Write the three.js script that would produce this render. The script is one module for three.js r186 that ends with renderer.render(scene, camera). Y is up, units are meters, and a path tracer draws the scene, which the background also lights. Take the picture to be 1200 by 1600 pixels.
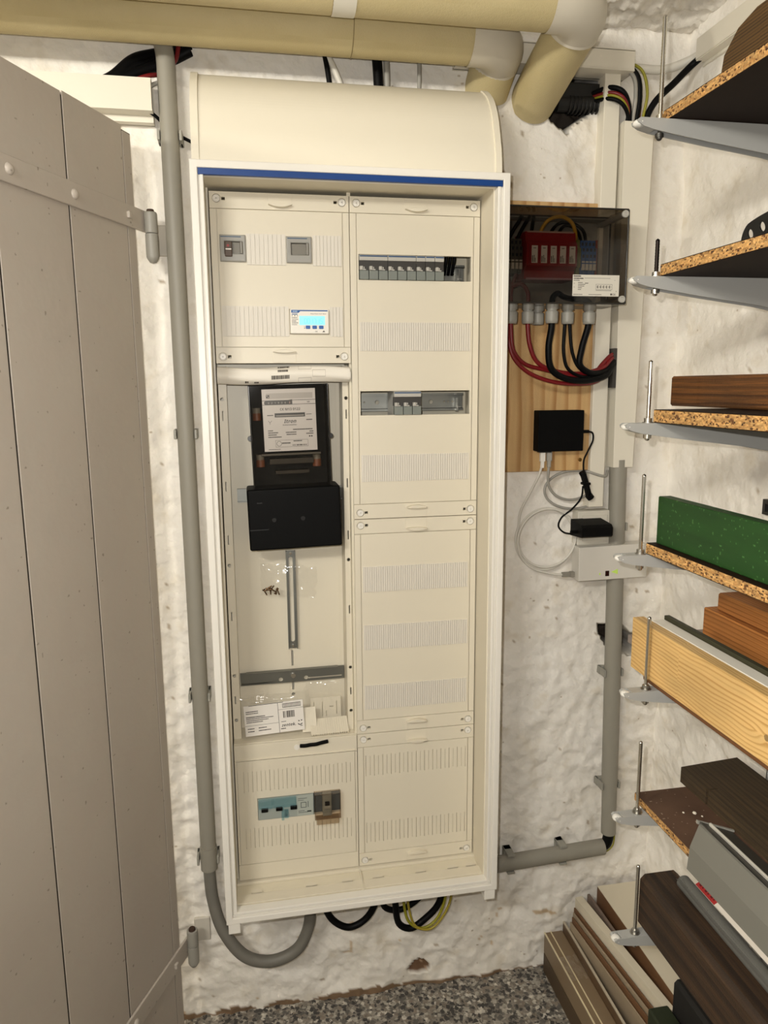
import * as THREE from 'three';
import { mergeGeometries } from 'three/addons/utils/BufferGeometryUtils.js';
import { RoundedBoxGeometry } from 'three/addons/geometries/RoundedBoxGeometry.js';

// ---------------------------------------------------------------- camera, lights, exposure
const scene = new THREE.Scene();
const renderer = new THREE.WebGLRenderer({ antialias: true });
renderer.toneMapping = THREE.LinearToneMapping;
renderer.toneMappingExposure = 0.56;
renderer.shadowMap.enabled = true;
scene.background = new THREE.Color(0x000000);

const camera = new THREE.PerspectiveCamera(69.51, 0.75, 0.02, 30);
camera.position.set(0.0793, 1.4218, 1.5205);
camera.rotation.set(-0.1686, -0.1796, -0.0083, 'YXZ');
camera.updateMatrixWorld(true);

// the hand torch / phone light held a few centimetres up and left of the lens (crisp short shadows of rods and brackets)
const torch = new THREE.SpotLight(0xf8f4ee, 4.6, 0, 1.25, 1, 2);
torch.position.set(0.046, 1.457, 1.512);
torch.target.position.set(0.30, 1.15, 0);
torch.castShadow = true; torch.shadow.radius = 0.15;
scene.add(torch, torch.target);

// the cellar's bare batten tube, hung under the ceiling to the left of the photographer (fitting built at the end)
const TUBE = [[-0.46, 2.02, 2.02], [-0.92, 2.02, 1.74]];
for (let i = 0; i < 4; i++) {
  const k = (i + 0.5) / 4, l = new THREE.PointLight(0xf8f4ea, 4.5, 0, 2);
  l.position.set(...[0, 1, 2].map(a => TUBE[0][a] * (1 - k) + TUBE[1][a] * k)); l.castShadow = true; l.shadow.radius = 3; scene.add(l);
}

// a globe lamp under the ceiling on the far side of the open door
const GLOBE = [-1.5, 2.04, 1.3];
const globe = new THREE.PointLight(0xfaf3e2, 8, 0, 2);
globe.position.set(...GLOBE); globe.castShadow = true; globe.shadow.radius = 3.2; scene.add(globe);

// ---------------------------------------------------------------- helpers
let seed = 7;
const rnd = () => { seed = (seed * 1664525 + 1013904223) >>> 0; return seed / 4294967296; };
const R = (a, b) => a + (b - a) * rnd();
const hash = (x, y, s = 0) => { let h = Math.imul(x | 0, 374761393) + Math.imul(y | 0, 668265263) + Math.imul(s | 0, 1442695041); h = Math.imul(h ^ (h >>> 13), 1274126177); return ((h ^ (h >>> 16)) >>> 0) / 4294967296; };
const sm = t => t * t * (3 - 2 * t), lerp = (a, b, t) => a + (b - a) * t, clamp = (x, a = 0, b = 1) => Math.min(b, Math.max(a, x));
function vn(x, y, s = 0, p = 0) {           // value noise, period p when p > 0
  const xi = Math.floor(x), yi = Math.floor(y), fx = sm(x - xi), fy = sm(y - yi);
  const w = v => p ? ((v % p) + p) % p : v;
  const a = hash(w(xi), w(yi), s), b = hash(w(xi + 1), w(yi), s), c = hash(w(xi), w(yi + 1), s), d = hash(w(xi + 1), w(yi + 1), s);
  return lerp(lerp(a, b, fx), lerp(c, d, fx), fy);
}
function fbm(x, y, o = 4, s = 0, p = 0) { let a = 0.5, v = 0, n = 0; for (let i = 0; i < o; i++) { v += a * vn(x, y, s + i * 17, p); n += a; x *= 2; y *= 2; if (p) p *= 2; a *= 0.5; } return v / n; }

const used = {};
const numbered = n => { const k = used[n] = (used[n] ?? -1) + 1; return k ? `${n}_${String(k).padStart(3, '0')}` : n; };
const nz = g => { const o = g.index ? g.toNonIndexed() : g; for (const k of Object.keys(o.attributes)) if (!['position', 'normal', 'uv'].includes(k)) o.deleteAttribute(k); return o; };
const mg = gs => { const l = [gs].flat(9).map(nz); return l.length > 1 ? mergeGeometries(l) : l[0]; };
function uvBox(g, long) {
  g = nz(g); const p = g.attributes.position, n = p.count, uv = new Float32Array(n * 2), A = new THREE.Vector3(), B = new THREE.Vector3(), C = new THREE.Vector3();
  const ou = R(0, 3), ov = R(0, 3);
  const m = { x: ['yz', 'xz', 'xy'], y: ['yz', 'xz', 'yx'], z: ['zy', 'zx', 'xy'] }[long || 'x'];
  for (let i = 0; i < n; i += 3) {
    A.fromBufferAttribute(p, i); B.fromBufferAttribute(p, i + 1).sub(A); C.fromBufferAttribute(p, i + 2).sub(A); B.cross(C);
    const ax = Math.abs(B.x), ay = Math.abs(B.y), az = Math.abs(B.z), k = ax >= ay && ax >= az ? 0 : ay >= az ? 1 : 2;
    for (let j = i; j < i + 3; j++) { const q = { x: p.getX(j), y: p.getY(j), z: p.getZ(j) }; uv[2 * j] = q[m[k][0]] + ou; uv[2 * j + 1] = q[m[k][1]] + ov; }
  }
  g.setAttribute('uv', new THREE.BufferAttribute(uv, 2)); return g;
}
function mesh(name, geos, mat, long) {
  let g = mg(geos); if ((mat.map || mat.bumpMap) && !mat.userData.own) g = uvBox(g, long || mat.userData.long);
  const m = new THREE.Mesh(g, mat); m.name = name; m.castShadow = m.receiveShadow = true; return m;
}
function P(name, geos, mat, parent, long) { const m = mesh(name, geos, mat, long); parent.add(m); return m; }
const tops = [];
function T(name, label, category, group) { const g = new THREE.Group(); g.name = numbered(name); g.userData = { label, category }; if (group) g.userData.group = group; scene.add(g); tops.push(g); return g; }
function M(name, label, category, geos, mat, group, long) { const m = mesh(numbered(name), geos, mat, long); m.userData = { label, category }; if (group) m.userData.group = group; scene.add(m); tops.push(m); return m; }
function ST(name, geos, mat, long) { const m = mesh(name, geos, mat, long); m.userData = { kind: 'structure' }; scene.add(m); return m; }

const V = (x, y, z) => new THREE.Vector3(x, y, z), V2 = (x, y) => new THREE.Vector2(x, y);
function bx(x0, x1, y0, y1, z0, z1, r = 0) {
  const w = x1 - x0, h = y1 - y0, d = z1 - z0;
  const g = r ? new RoundedBoxGeometry(w, h, d, 1, Math.min(r, w * 0.49, h * 0.49, d * 0.49)) : new THREE.BoxGeometry(w, h, d);
  return g.translate((x0 + x1) / 2, (y0 + y1) / 2, (z0 + z1) / 2);
}
function cyl(a, b, r, seg = 16, r2 = r, open = false) {
  const A = V(...a), B = V(...b), d = B.clone().sub(A), g = new THREE.CylinderGeometry(r2, r, d.length(), seg, 1, open);
  g.applyQuaternion(new THREE.Quaternion().setFromUnitVectors(V(0, 1, 0), d.clone().normalize()));
  const c = A.add(B).multiplyScalar(0.5); return g.translate(c.x, c.y, c.z);
}
const tube = (pts, r, n = 40, k = 10, closed = false) => new THREE.TubeGeometry(new THREE.CatmullRomCurve3(pts.map(p => V(...p)), closed, 'centripetal'), n, r, k, closed);
const rectPath = (x0, x1, y0, y1, C = THREE.Path) => { const s = new C(); s.moveTo(x0, y0); s.lineTo(x1, y0); s.lineTo(x1, y1); s.lineTo(x0, y1); s.closePath(); return s; };
const circPath = (x, y, r) => { const p = new THREE.Path(); p.absarc(x, y, r, 0, Math.PI * 2, true); return p; };
function plate(x0, x1, y0, y1, z0, z1, holes = [], bevel = 0) {      // rectangle with holes, extruded along z
  const s = rectPath(x0, x1, y0, y1, THREE.Shape); s.holes = holes.map(h => h.getPoints ? h : rectPath(h[0], h[1], h[2], h[3]));
  return ex(s, z0, z1, bevel);
}
function ex(s, z0, z1, bevel = 0) {
  const o = bevel ? { depth: z1 - z0 - bevel, bevelEnabled: true, bevelThickness: bevel, bevelSize: bevel, bevelOffset: -bevel, bevelSegments: 2 } : { depth: z1 - z0, bevelEnabled: false };
  return new THREE.ExtrudeGeometry(s, { ...o, curveSegments: 14, steps: 1 }).translate(0, 0, z0);
}
const poly = pts => new THREE.Shape(pts.map(p => V2(...p)));
// polygon in (a, y) extruded along x (a = z) or along z (a = x)
const exZ = (pts, z0, z1) => ex(poly(pts), z0, z1);
const exX = (pts, x0, x1) => ex(poly(pts.map(([z, y]) => [-z, y])), 0, x1 - x0).rotateY(Math.PI / 2).translate(x0, 0, 0);
const exY = (pts, y0, y1) => ex(poly(pts.map(([x, z]) => [x, -z])), 0, y1 - y0).rotateX(-Math.PI / 2).translate(0, y0, 0);
function turn(m, cx, cy, cz, rx, ry, rz) {   // turn a mesh or group whose geometry is in world places about a point
  const q = new THREE.Quaternion().setFromEuler(new THREE.Euler(rx, ry, rz)), c = V(cx, cy, cz);
  m.quaternion.copy(q); m.position.copy(c.clone().sub(c.clone().applyQuaternion(q))); return m;
}

// ---------------------------------------------------------------- textures and materials
function tex(w, h, mx, my, fn, data = false) {     // fn(u, v) -> [r,g,b] 0..255, tile of mx x my metres
  const d = new Uint8Array(w * h * 4);
  for (let y = 0; y < h; y++) for (let x = 0; x < w; x++) { const c = fn((x + 0.5) / w, (y + 0.5) / h), i = (y * w + x) * 4; d[i] = c[0]; d[i + 1] = c[1]; d[i + 2] = c[2]; d[i + 3] = 255; }
  const t = new THREE.DataTexture(d, w, h); t.wrapS = t.wrapT = THREE.RepeatWrapping; t.magFilter = THREE.LinearFilter; t.minFilter = THREE.LinearMipmapLinearFilter; t.generateMipmaps = true;
  if (!data) t.colorSpace = THREE.SRGBColorSpace; t.repeat.set(1 / mx, 1 / my); t.needsUpdate = true; return t;
}
const mix = (a, b, t) => [lerp(a[0], b[0], t), lerp(a[1], b[1], t), lerp(a[2], b[2], t)];
const mul = (a, k) => [clamp(a[0] * k, 0, 255), clamp(a[1] * k, 0, 255), clamp(a[2] * k, 0, 255)];
const std = (color, roughness = 0.6, o = {}) => new THREE.MeshStandardMaterial({ color, roughness, metalness: 0, ...o });
const metal = (color, roughness = 0.35, o = {}) => std(color, roughness, { metalness: 1, ...o });
const grain1 = tex(256, 256, 0.05, 0.05, (u, v) => { const n = 255 * fbm(u * 32, v * 32, 3, 5, 32); return [n, n, n]; }, true);
const plasterMap = tex(512, 512, 0.9, 0.9, (u, v) => {
  const a = fbm(u * 6, v * 6, 5, 1, 6), b = fbm(u * 24, v * 24, 4, 9, 24), s = fbm(u * 64, v * 64, 2, 31, 64);
  let c = mix([234, 228, 217], [246, 242, 235], clamp(a * 1.6 - 0.3)); c = mix(c, [206, 193, 170], clamp((b - 0.62) * 3) * 0.5);
  if (s > 0.93) c = mix(c, [150, 132, 108], 0.5); return c;
});
const plasterBump = tex(512, 512, 0.35, 0.35, (u, v) => { const r = Math.abs(fbm(u * 10, v * 10, 4, 3, 10) - 0.5) * 2, n = 255 * (0.55 * fbm(u * 28, v * 28, 4, 8, 28) + 0.45 * (1 - r)); return [n, n, n]; }, true);
const plaster = std(0xffffff, 0.85, { map: plasterMap, bumpMap: plasterBump, bumpScale: 0.004, vertexColors: true }); plaster.userData.own = true;
const roomWall = std(0xaca69b, 0.9);
const terrazzo = tex(1024, 1024, 0.7, 0.7, (u, v) => {
  const n = 88, X = u * n + 0.7 * (vn(u * 180, v * 180, 71, 180) - 0.5), Y = v * n + 0.7 * (vn(u * 180, v * 180, 72, 180) - 0.5), xi = Math.floor(X), yi = Math.floor(Y); let best = 9, id = 0;
  const w = k => ((k % n) + n) % n;
  for (let j = -1; j < 2; j++) for (let i = -1; i < 2; i++) { const a = w(xi + i), b = w(yi + j), dx = xi + i + hash(a, b, 3) - X, dy = yi + j + hash(a, b, 4) - Y, d = Math.hypot(dx, dy) / (0.35 + 0.9 * hash(a, b, 6)); if (d < best) { best = d; id = hash(a, b, 5); } }
  const g = fbm(u * 128, v * 128, 2, 2, 128);
  let c = mix([120, 114, 105], [146, 139, 128], g);
  if (best < 0.62) c = id < 0.3 ? [62, 60, 58] : id < 0.5 ? [96, 92, 87] : id < 0.72 ? [168, 162, 150] : id < 0.84 ? [196, 190, 178] : [128, 118, 106];
  return mul(c, 0.85 + 0.3 * g);
});
const floorMat = std(0xffffff, 0.55, { map: terrazzo });
function woodTex(c0, c1, c2, { n = 14, warp = 0.5, seedN = 1, knots = [], len = 0.9, wid = 0.22, dark = 0.4 } = {}) {
  return tex(512, 256, len, wid, (u, v) => {
    let vv = v + warp * 0.12 * (fbm(u * 3, v * 2, 3, seedN, 6) - 0.5);
    for (const [ku, kv, kr] of knots) { const du = (u - ku) * len / wid, dv = v - kv, d2 = (du * du * 0.5 + dv * dv) / (kr * kr); vv += Math.sign(dv || 1) * kr * 0.9 * Math.exp(-d2 * 0.6); }
    const ring = vv * n, f = ring - Math.floor(ring); let late = sm(clamp((f - 0.45) / 0.45)) * (f > 0.93 ? (1 - f) / 0.07 : 1);
    late *= 0.55 + 0.6 * hash(Math.floor(ring), 3, seedN);
    let c = mix(c0, c1, late); c = mix(c, c2, dark * clamp(fbm(u * 8, v * 96, 3, seedN + 7, 8) * 1.8 - 0.6));
    for (const [ku, kv, kr] of knots) { const du = (u - ku) * len / wid, dv = v - kv, d = Math.hypot(du, dv); if (d < kr * 0.42) c = mix(c, mul(c2, 0.6), 0.8); }
    return mul(c, 0.9 + 0.2 * fbm(u * 5, v * 5, 3, seedN + 3, 5));
  });
}
const woodM = (t, rough = 0.65, o = {}) => std(0xffffff, rough, { map: t, bumpMap: grain1, bumpScale: 0.0004, ...o });
const pine = woodM(woodTex([222, 186, 124], [190, 144, 82], [206, 164, 102], { n: 24, warp: 1.1, knots: [[0.42, 0.45, 0.07]], len: 0.5, wid: 0.16, seedN: 4 }), 0.5);
const boardPine = woodM(woodTex([206, 170, 118], [168, 122, 70], [188, 148, 96], { n: 11, knots: [[0.3, 0.4, 0.09]], len: 0.8, wid: 0.3, seedN: 12 }), 0.55);
const brownTimber = woodM(woodTex([112, 70, 30], [70, 40, 16], [52, 34, 18], { n: 9, seedN: 21, len: 0.5, wid: 0.12, dark: 0.7 }));
const orangeTimber = woodM(woodTex([186, 122, 60], [140, 82, 34], [116, 72, 36], { n: 12, seedN: 25, len: 0.5, wid: 0.1 }));
const darkTimber = woodM(woodTex([74, 58, 36], [50, 38, 22], [42, 34, 22], { n: 20, seedN: 29, len: 0.5, wid: 0.2, dark: 0.7 }), 0.8);
const blackTimber = woodM(woodTex([66, 46, 28], [40, 27, 16], [30, 22, 15], { n: 6, seedN: 33, len: 0.6, wid: 0.2, dark: 0.8 }), 0.7);
const ribTimber = woodM(woodTex([92, 66, 30], [44, 30, 12], [60, 42, 20], { n: 22, seedN: 37, len: 0.8, wid: 0.1, warp: 0.2 }), 0.8);
const chip = tex(512, 512, 0.13, 0.13, (u, v) => {
  const a = fbm(u * 18, v * 44, 3, 41, 0) , n = 60, X = u * 34, Y = v * n, id = hash(Math.floor(X + 0.8 * vn(u * 60, v * 60, 3)), Math.floor(Y + 0.8 * vn(u * 60, v * 60, 4)), 8);
  let c = mix([170, 124, 70], [216, 174, 112], id); if (id > 0.9) c = [112, 74, 40]; if (id < 0.05) c = [74, 48, 26]; return mul(c, 0.72 + 0.5 * a);
});
const chipMat = std(0xffffff, 0.9, { map: chip, bumpMap: grain1, bumpScale: 0.001 });
const laminate = new THREE.MeshPhysicalMaterial({ color: 0x23150c, roughness: 0.65, specularIntensity: 0.3 });
const laminateWorn = std(0xffffff, 0.75, { map: tex(256, 256, 0.4, 0.4, (u, v) => { const a = fbm(u * 8, v * 8, 5, 51, 8), s = vn(u * 120, v * 120, 5, 120); let c = mix([72, 50, 36], [104, 78, 60], a); if (s > 0.95) c = [176, 160, 140]; return c; }) });
const greenPaint = std(0xffffff, 0.55, { map: tex(256, 256, 0.3, 0.3, (u, v) => { const a = fbm(u * 4, v * 30, 4, 61, 4), s = fbm(u * 60, v * 60, 2, 63, 60); let c = mix([17, 54, 14], [28, 72, 22], a); if (s > 0.8) c = [70, 112, 58]; return c; }) });

const cream = std(0xddd5c2, 0.42), creamDeep = std(0xddd5c0, 0.5), white = std(0xe8e4db, 0.35), blankWhite = std(0xdcd6ca, 0.5);
const ductWhite = std(0xe2dccd, 0.42), coverWhite = std(0xe6dfcd, 0.5), pipeGrey = std(0x8f8b80, 0.5), hoseGrey = std(0x6f6c64, 0.55), clipGrey = std(0x96948b, 0.5);
const lightGreyPl = std(0x98958c, 0.45), dull = (c, r = 0.6) => new THREE.MeshPhysicalMaterial({ color: c, roughness: r, specularIntensity: 0.25 }), black = dull(0x050505), blackCable = dull(0x070708, 0.5), redCable = std(0x720a12, 0.45), whiteCable = std(0xd8d4ca, 0.45), greyCable = std(0x9d9a92, 0.5), yellowGreen = std(0x8f8a1c, 0.5), yellowCable = std(0xc99a14, 0.45), copper = std(0x6b3a20, 0.5);
const steel = metal(0xb4b2ac, 0.38), galv = metal(0x8c8d88, 0.45), darkSteel = metal(0x5b5a57, 0.5), brightSteel = metal(0xd6d3cc, 0.22), blackSteel = metal(0x2b2624, 0.45);
const bracketPaint = std(0xa9a9a6, 0.38), bracketTip = std(0xe6e4de, 0.35);
const doorTex = tex(512, 512, 0.8, 0.8, (u, v) => { const a = fbm(u * 4, v * 4, 4, 71, 4), s = fbm(u * 90, v * 90, 2, 73, 90); let c = mix([184, 174, 163], [193, 184, 173], a); if (s > 0.905) c = mix(c, [112, 102, 88], 0.6); if (s < 0.1) c = mix(c, [188, 180, 168], 0.35); return c; });
const doorPaint = std(0xffffff, 0.45, { map: doorTex, bumpMap: plasterBump, bumpScale: 0.0005 });
const blueStrip = std(0x063a7c, 0.4), bluePl = std(0x1a5aa8, 0.4), redPl = std(0x93101a, 0.4), greyPl = std(0x777c76, 0.45), darkPl = std(0x33302c, 0.5), labelGrey = std(0xb5b2aa, 0.45);
const pane = (color, rough = 0.05) => new THREE.MeshPhysicalMaterial({ color, roughness: rough, transmission: 1, thickness: 0, ior: 1.45 });
const clearPane = pane(0xf4f4f2, 0.04), smokePane = pane(0xefeae4, 0.06), tealPane = pane(0xe6f5f9, 0.08), film = pane(0xffffff, 0.1);
const foamTan = std(0xffffff, 0.6, { map: tex(256, 256, 0.5, 0.5, (u, v) => { const a = fbm(u * 6, v * 6, 4, 81, 6); return mix([186, 170, 126], [202, 188, 146], a); }), bumpMap: grain1, bumpScale: 0.0003 });
const elbowWhite = std(0xcfc8b8, 0.45), tapeWhite = std(0xd8d3c4, 0.5);
const concrete = std(0x2a2420, 0.95), brickDark = std(0x4c3526, 0.95);

function canvasMat(w, h, draw, rough = 0.5, emis = 0) {
  const c = document.createElement('canvas'); c.width = w; c.height = h; const x = c.getContext('2d'); draw(x, w, h);
  const t = new THREE.CanvasTexture(c); t.colorSpace = THREE.SRGBColorSpace; t.anisotropy = 8;
  const m = std(0xffffff, rough, { map: t }); if (emis) { m.emissive = new THREE.Color(0xffffff); m.emissiveMap = t; m.emissiveIntensity = emis; } m.userData.own = true; return m;
}
// a flat print facing +z
const card = (x0, x1, y0, y1, z) => new THREE.PlaneGeometry(x1 - x0, y1 - y0).translate((x0 + x1) / 2, (y0 + y1) / 2, z);
const lines = (x, col, pts) => { x.fillStyle = col; for (const [a, b, w, h] of pts) { let p = a; while (p < a + w) { const q = 3 + rnd() * 9; x.fillRect(p, b, Math.min(q, a + w - p), h); p += q + 2; } } };

// ---------------------------------------------------------------- the setting
const inPoly = (x, y, p) => { let c = false; for (let i = 0, j = p.length - 1; i < p.length; j = i++) if ((p[i][1] > y) !== (p[j][1] > y) && x < (p[j][0] - p[i][0]) * (y - p[i][1]) / (p[j][1] - p[i][1]) + p[i][0]) c = !c; return c; };
const CEIL = 2.165, RX = 1.02;
// grid surface: at(a, b) -> position, tint(a, b) -> colour, holes skip cells
function gridSurf(a0, a1, b0, b1, step, at, tint, holes = []) {
  const na = Math.round((a1 - a0) / step), nb = Math.round((b1 - b0) / step), pos = [], uv = [], col = [], idx = [], kept = new Uint8Array((na + 1) * (nb + 1));
  for (let j = 0; j <= nb; j++) for (let i = 0; i <= na; i++) { const a = lerp(a0, a1, i / na), b = lerp(b0, b1, j / nb); pos.push(...at(a, b)); uv.push(a, b); col.push(...tint(a, b)); for (const h of holes) if (inPoly(a + 0.006 * (vn(a * 90, b * 90, 5) - 0.5), b + 0.006 * (vn(a * 90, b * 90, 6) - 0.5), h)) kept[j * (na + 1) + i] = 1; }
  for (let j = 0; j < nb; j++) for (let i = 0; i < na; i++) { const k = j * (na + 1) + i, l = k + na + 1; if (!(kept[k] || kept[k + 1] || kept[l])) idx.push(k, k + 1, l); if (!(kept[k + 1] || kept[l] || kept[l + 1])) idx.push(k + 1, l + 1, l); }
  const g = new THREE.BufferGeometry(); g.setAttribute('position', new THREE.Float32BufferAttribute(pos, 3)); g.setAttribute('uv', new THREE.Float32BufferAttribute(uv, 2)); g.setAttribute('color', new THREE.Float32BufferAttribute(col, 3)); g.setIndex(idx); g.computeVertexNormals(); return g;
}
function relief(a, b, rough) {           // hand-thrown limewash over rubble, always at or below 0
  const broad = fbm(a * 3, b * 3, 3, 101) * 0.012, lump = fbm(a * 15, b * 13, 4, 111), ridge = 1 - Math.abs(fbm(a * 22, b * 18, 3, 121) - 0.5) * 2, fine = fbm(a * 70, b * 70, 2, 131);
  return -0.014 + broad + rough * (lump * 0.0115 + ridge * ridge * 0.006 + fine * 0.004) - rough * 0.0075;
}
const roughAt = (x, y) => clamp(0.75 + 0.4 * clamp((1.2 - y) / 0.5) + 0.5 * clamp((0.45 - y) / 0.3), 0, 1.3);
const holeA = [[0.688, 1.968], [0.72, 1.95], [0.738, 1.93], [0.752, 1.944], [0.77, 1.962], [0.794, 1.971], [0.822, 1.992], [0.832, 2.056], [0.76, 2.07], [0.68, 2.05]];
const holeB = [[0.855, 0.856], [0.864, 0.874], [0.89, 0.876], [0.92, 0.865], [0.958, 0.83], [0.967, 0.80], [0.935, 0.795], [0.905, 0.812], [0.872, 0.832]];
const patch = [[0.405, 0.045], [0.418, 0.062], [0.432, 0.068], [0.446, 0.062], [0.463, 0.048], [0.452, 0.04], [0.43, 0.034], [0.41, 0.036]];
function backTint(x, y) {
  const n = fbm(x * 40, y * 40, 3, 141);
  if (inHole(x, y)) return [0.06, 0.045, 0.034];  // near-black tint paints in the shade of the hole depth over the masonry
  if (inPoly(x, y, patch)) return mix([0.16, 0.09, 0.05], [0.5, 0.36, 0.26], n > 0.56 ? 1 : 0);
  if (y < 0.004 + 0.03 * (fbm(x * 18, 3, 3, 143) - 0.35)) return [0.24, 0.16, 0.10];
  if (n > 0.86) return [0.5, 0.43, 0.35];
  if (y < 0.2 && fbm(x * 26, y * 26, 3, 147) > 0.8) return [0.74, 0.6, 0.44];
  return [1, 1, 1];
}
const jit = (x, y) => [x + 0.01 * (fbm(x * 60, y * 60, 2, 5) - 0.5), y + 0.01 * (fbm(x * 60, y * 60, 2, 6) - 0.5)];
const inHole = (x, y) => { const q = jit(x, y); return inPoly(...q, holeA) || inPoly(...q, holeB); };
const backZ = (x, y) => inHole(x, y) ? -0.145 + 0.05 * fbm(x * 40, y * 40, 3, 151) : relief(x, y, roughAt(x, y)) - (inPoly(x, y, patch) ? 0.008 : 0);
{
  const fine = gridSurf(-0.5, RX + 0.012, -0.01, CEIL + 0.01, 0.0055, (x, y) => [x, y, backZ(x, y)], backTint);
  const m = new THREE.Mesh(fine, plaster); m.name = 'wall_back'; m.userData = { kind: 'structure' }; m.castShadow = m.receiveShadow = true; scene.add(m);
  P('backing_masonry', [bx(-2.4, RX + 0.2, -0.1, CEIL + 0.1, -0.24, -0.16), bx(-2.4, -0.5, -0.1, CEIL + 0.1, -0.16, -0.006)], roomWall, m);
}
{
  const g = gridSurf(-0.02, 0.8, -0.01, CEIL + 0.01, 0.008, (z, y) => [RX - relief(z + 5, y, 0.8 * roughAt(0, y)) - 0.012, y, z], (z, y) => fbm(z * 40 + 9, y * 40, 3, 161) > 0.87 ? [0.6, 0.53, 0.44] : [1, 1, 1]);
  const ix = g.index.array; for (let i = 0; i < ix.length; i += 3) { const t = ix[i]; ix[i] = ix[i + 1]; ix[i + 1] = t; } g.computeVertexNormals();
  const m = new THREE.Mesh(g, plaster); m.name = 'wall_right'; m.userData = { kind: 'structure' }; m.castShadow = m.receiveShadow = true; scene.add(m);
  P('backing_masonry', [bx(RX + 0.06, RX + 0.2, -0.1, CEIL + 0.1, -0.2, 4.4), bx(RX + 0.004, RX + 0.06, -0.1, CEIL + 0.1, 0.8, 4.4)], roomWall, m);
}
{
  const g = gridSurf(0.3, RX + 0.02, -0.02, 0.6, 0.007, (x, z) => [x, CEIL - 0.02 - relief(x * 1.3 + 9, z * 1.3, 1.5) * 1.5 - 0.012 * sm(clamp((0.06 - z) / 0.06)), z], () => [1, 1, 1]);
  const m = new THREE.Mesh(g, plaster); m.name = 'ceiling'; m.userData = { kind: 'structure' }; m.castShadow = m.receiveShadow = true; scene.add(m);
  P('ceiling_slab', bx(-2.5, RX + 0.2, CEIL + 0.005, CEIL + 0.15, -0.2, 4.5), roomWall, m);
}
ST('wall_left', bx(-2.4, -2.25, -0.1, CEIL + 0.1, -0.2, 4.5), roomWall);
ST('wall_front', bx(-2.4, RX + 0.2, -0.1, CEIL + 0.1, 4.2, 4.4), roomWall);
ST('floor', bx(-2.4, RX + 0.2, -0.12, 0, -0.24, 4.4), floorMat, 'x');

// ---------------------------------------------------------------- the plank door standing open on the left
{
  const door = new THREE.Group(); door.name = 'door_1'; door.userData = { kind: 'structure', label: 'grey painted plank door with iron strap hinges, standing open' }; scene.add(door);
  door.position.set(-0.105, 0, 0.06);
  const q = new THREE.Matrix4().makeBasis(V(-0.41, 0, 0.912), V(0, 1, 0), V(-0.912, 0, -0.41)); // local x: outwards along the door, z: away from the viewer
  door.quaternion.setFromRotationMatrix(q);
  const cuts = [0, 0.0305, 0.191, 0.352, 0.512, 0.672, 0.72];
  for (let i = 0; i < cuts.length - 1; i++) {
    const g = i ? 0.0021 : 0.0008, h = 0.0016, x0 = cuts[i] + (i ? g : 0), x1 = cuts[i + 1] - (i ? g : 0.0004);
    const b = i ? 0.0005 : 0.0005, pts = [[x0, b], [x0 + b, 0], [x1 - b, 0], [x1, b], [x1, 0.032], [x0, 0.032]];
    if (!i) { pts[0] = [x0, 0.006]; pts[1] = [x0 + 0.006, 0.0004]; }
    const top = 1.872 - (i ? 0 : 0.006) + (i % 2 ? 0.0 : -0.002);
    P('plank', exY(pts, 0.025, top), doorPaint, door, 'y');
  }
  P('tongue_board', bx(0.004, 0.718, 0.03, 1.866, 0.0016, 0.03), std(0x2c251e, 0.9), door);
  for (const [y0, y1] of [[1.704, 1.742], [0.206, 0.249]]) {
    const st = P('strap', bx(-0.03, 0.66, y0, y1, -0.0055, -0.0003, 0.0018), doorPaint, door, 'x'), ym = (y0 + y1) / 2;
    for (const s of [0.036, 0.183, 0.325, 0.47, 0.62]) P('bolt', s < 0.05 ? bx(s - 0.005, s + 0.005, ym - 0.006, ym + 0.006, -0.0115, -0.005, 0.002) : new THREE.SphereGeometry(0.0085, 14, 8, 0, 6.3, 0, 1.57).rotateX(-Math.PI / 2).scale(1, 1, 0.7).translate(s, ym, -0.005), doorPaint, st);
  }
  for (const y of [1.70, 0.232]) {   // pin hinges on the wall
    const h = T('pin_hinge', y > 1 ? 'upper grey painted pin hinge with rusty pin top between door strap and wall' : 'lower grey painted pin hinge with rusty pin top near the floor', 'hinge', 'door hinges');
    const k = new THREE.LatheGeometry([[0.0, -0.052], [0.006, -0.05], [0.010, -0.044], [0.0115, -0.04], [0.0115, -0.001], [0.0105, 0]].map(p => V2(...p)), 18), k2 = new THREE.LatheGeometry([[0.0105, 0.0012], [0.0115, 0.002], [0.0115, 0.036], [0.0105, 0.038], [0, 0.038]].map(p => V2(...p)), 18);
    P('lower_knuckle', k.translate(-0.082, y, 0.05), lightGreyPl, h); P('upper_knuckle', k2.translate(-0.082, y, 0.05), lightGreyPl, h);
    P('pin', cyl([-0.082, y + 0.037, 0.05], [-0.082, y + 0.043, 0.05], 0.008, 14, 0.006), std(0x3d2a1e, 0.8), h);
    P('wall_plate', [bx(-0.082, -0.048, y - 0.03, y + 0.026, -0.006, 0.002, 0.002), bx(-0.086, -0.078, y - 0.04, y - 0.004, 0, 0.05)], std(0xcfc9bd, 0.7), h);
  }
}

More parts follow.
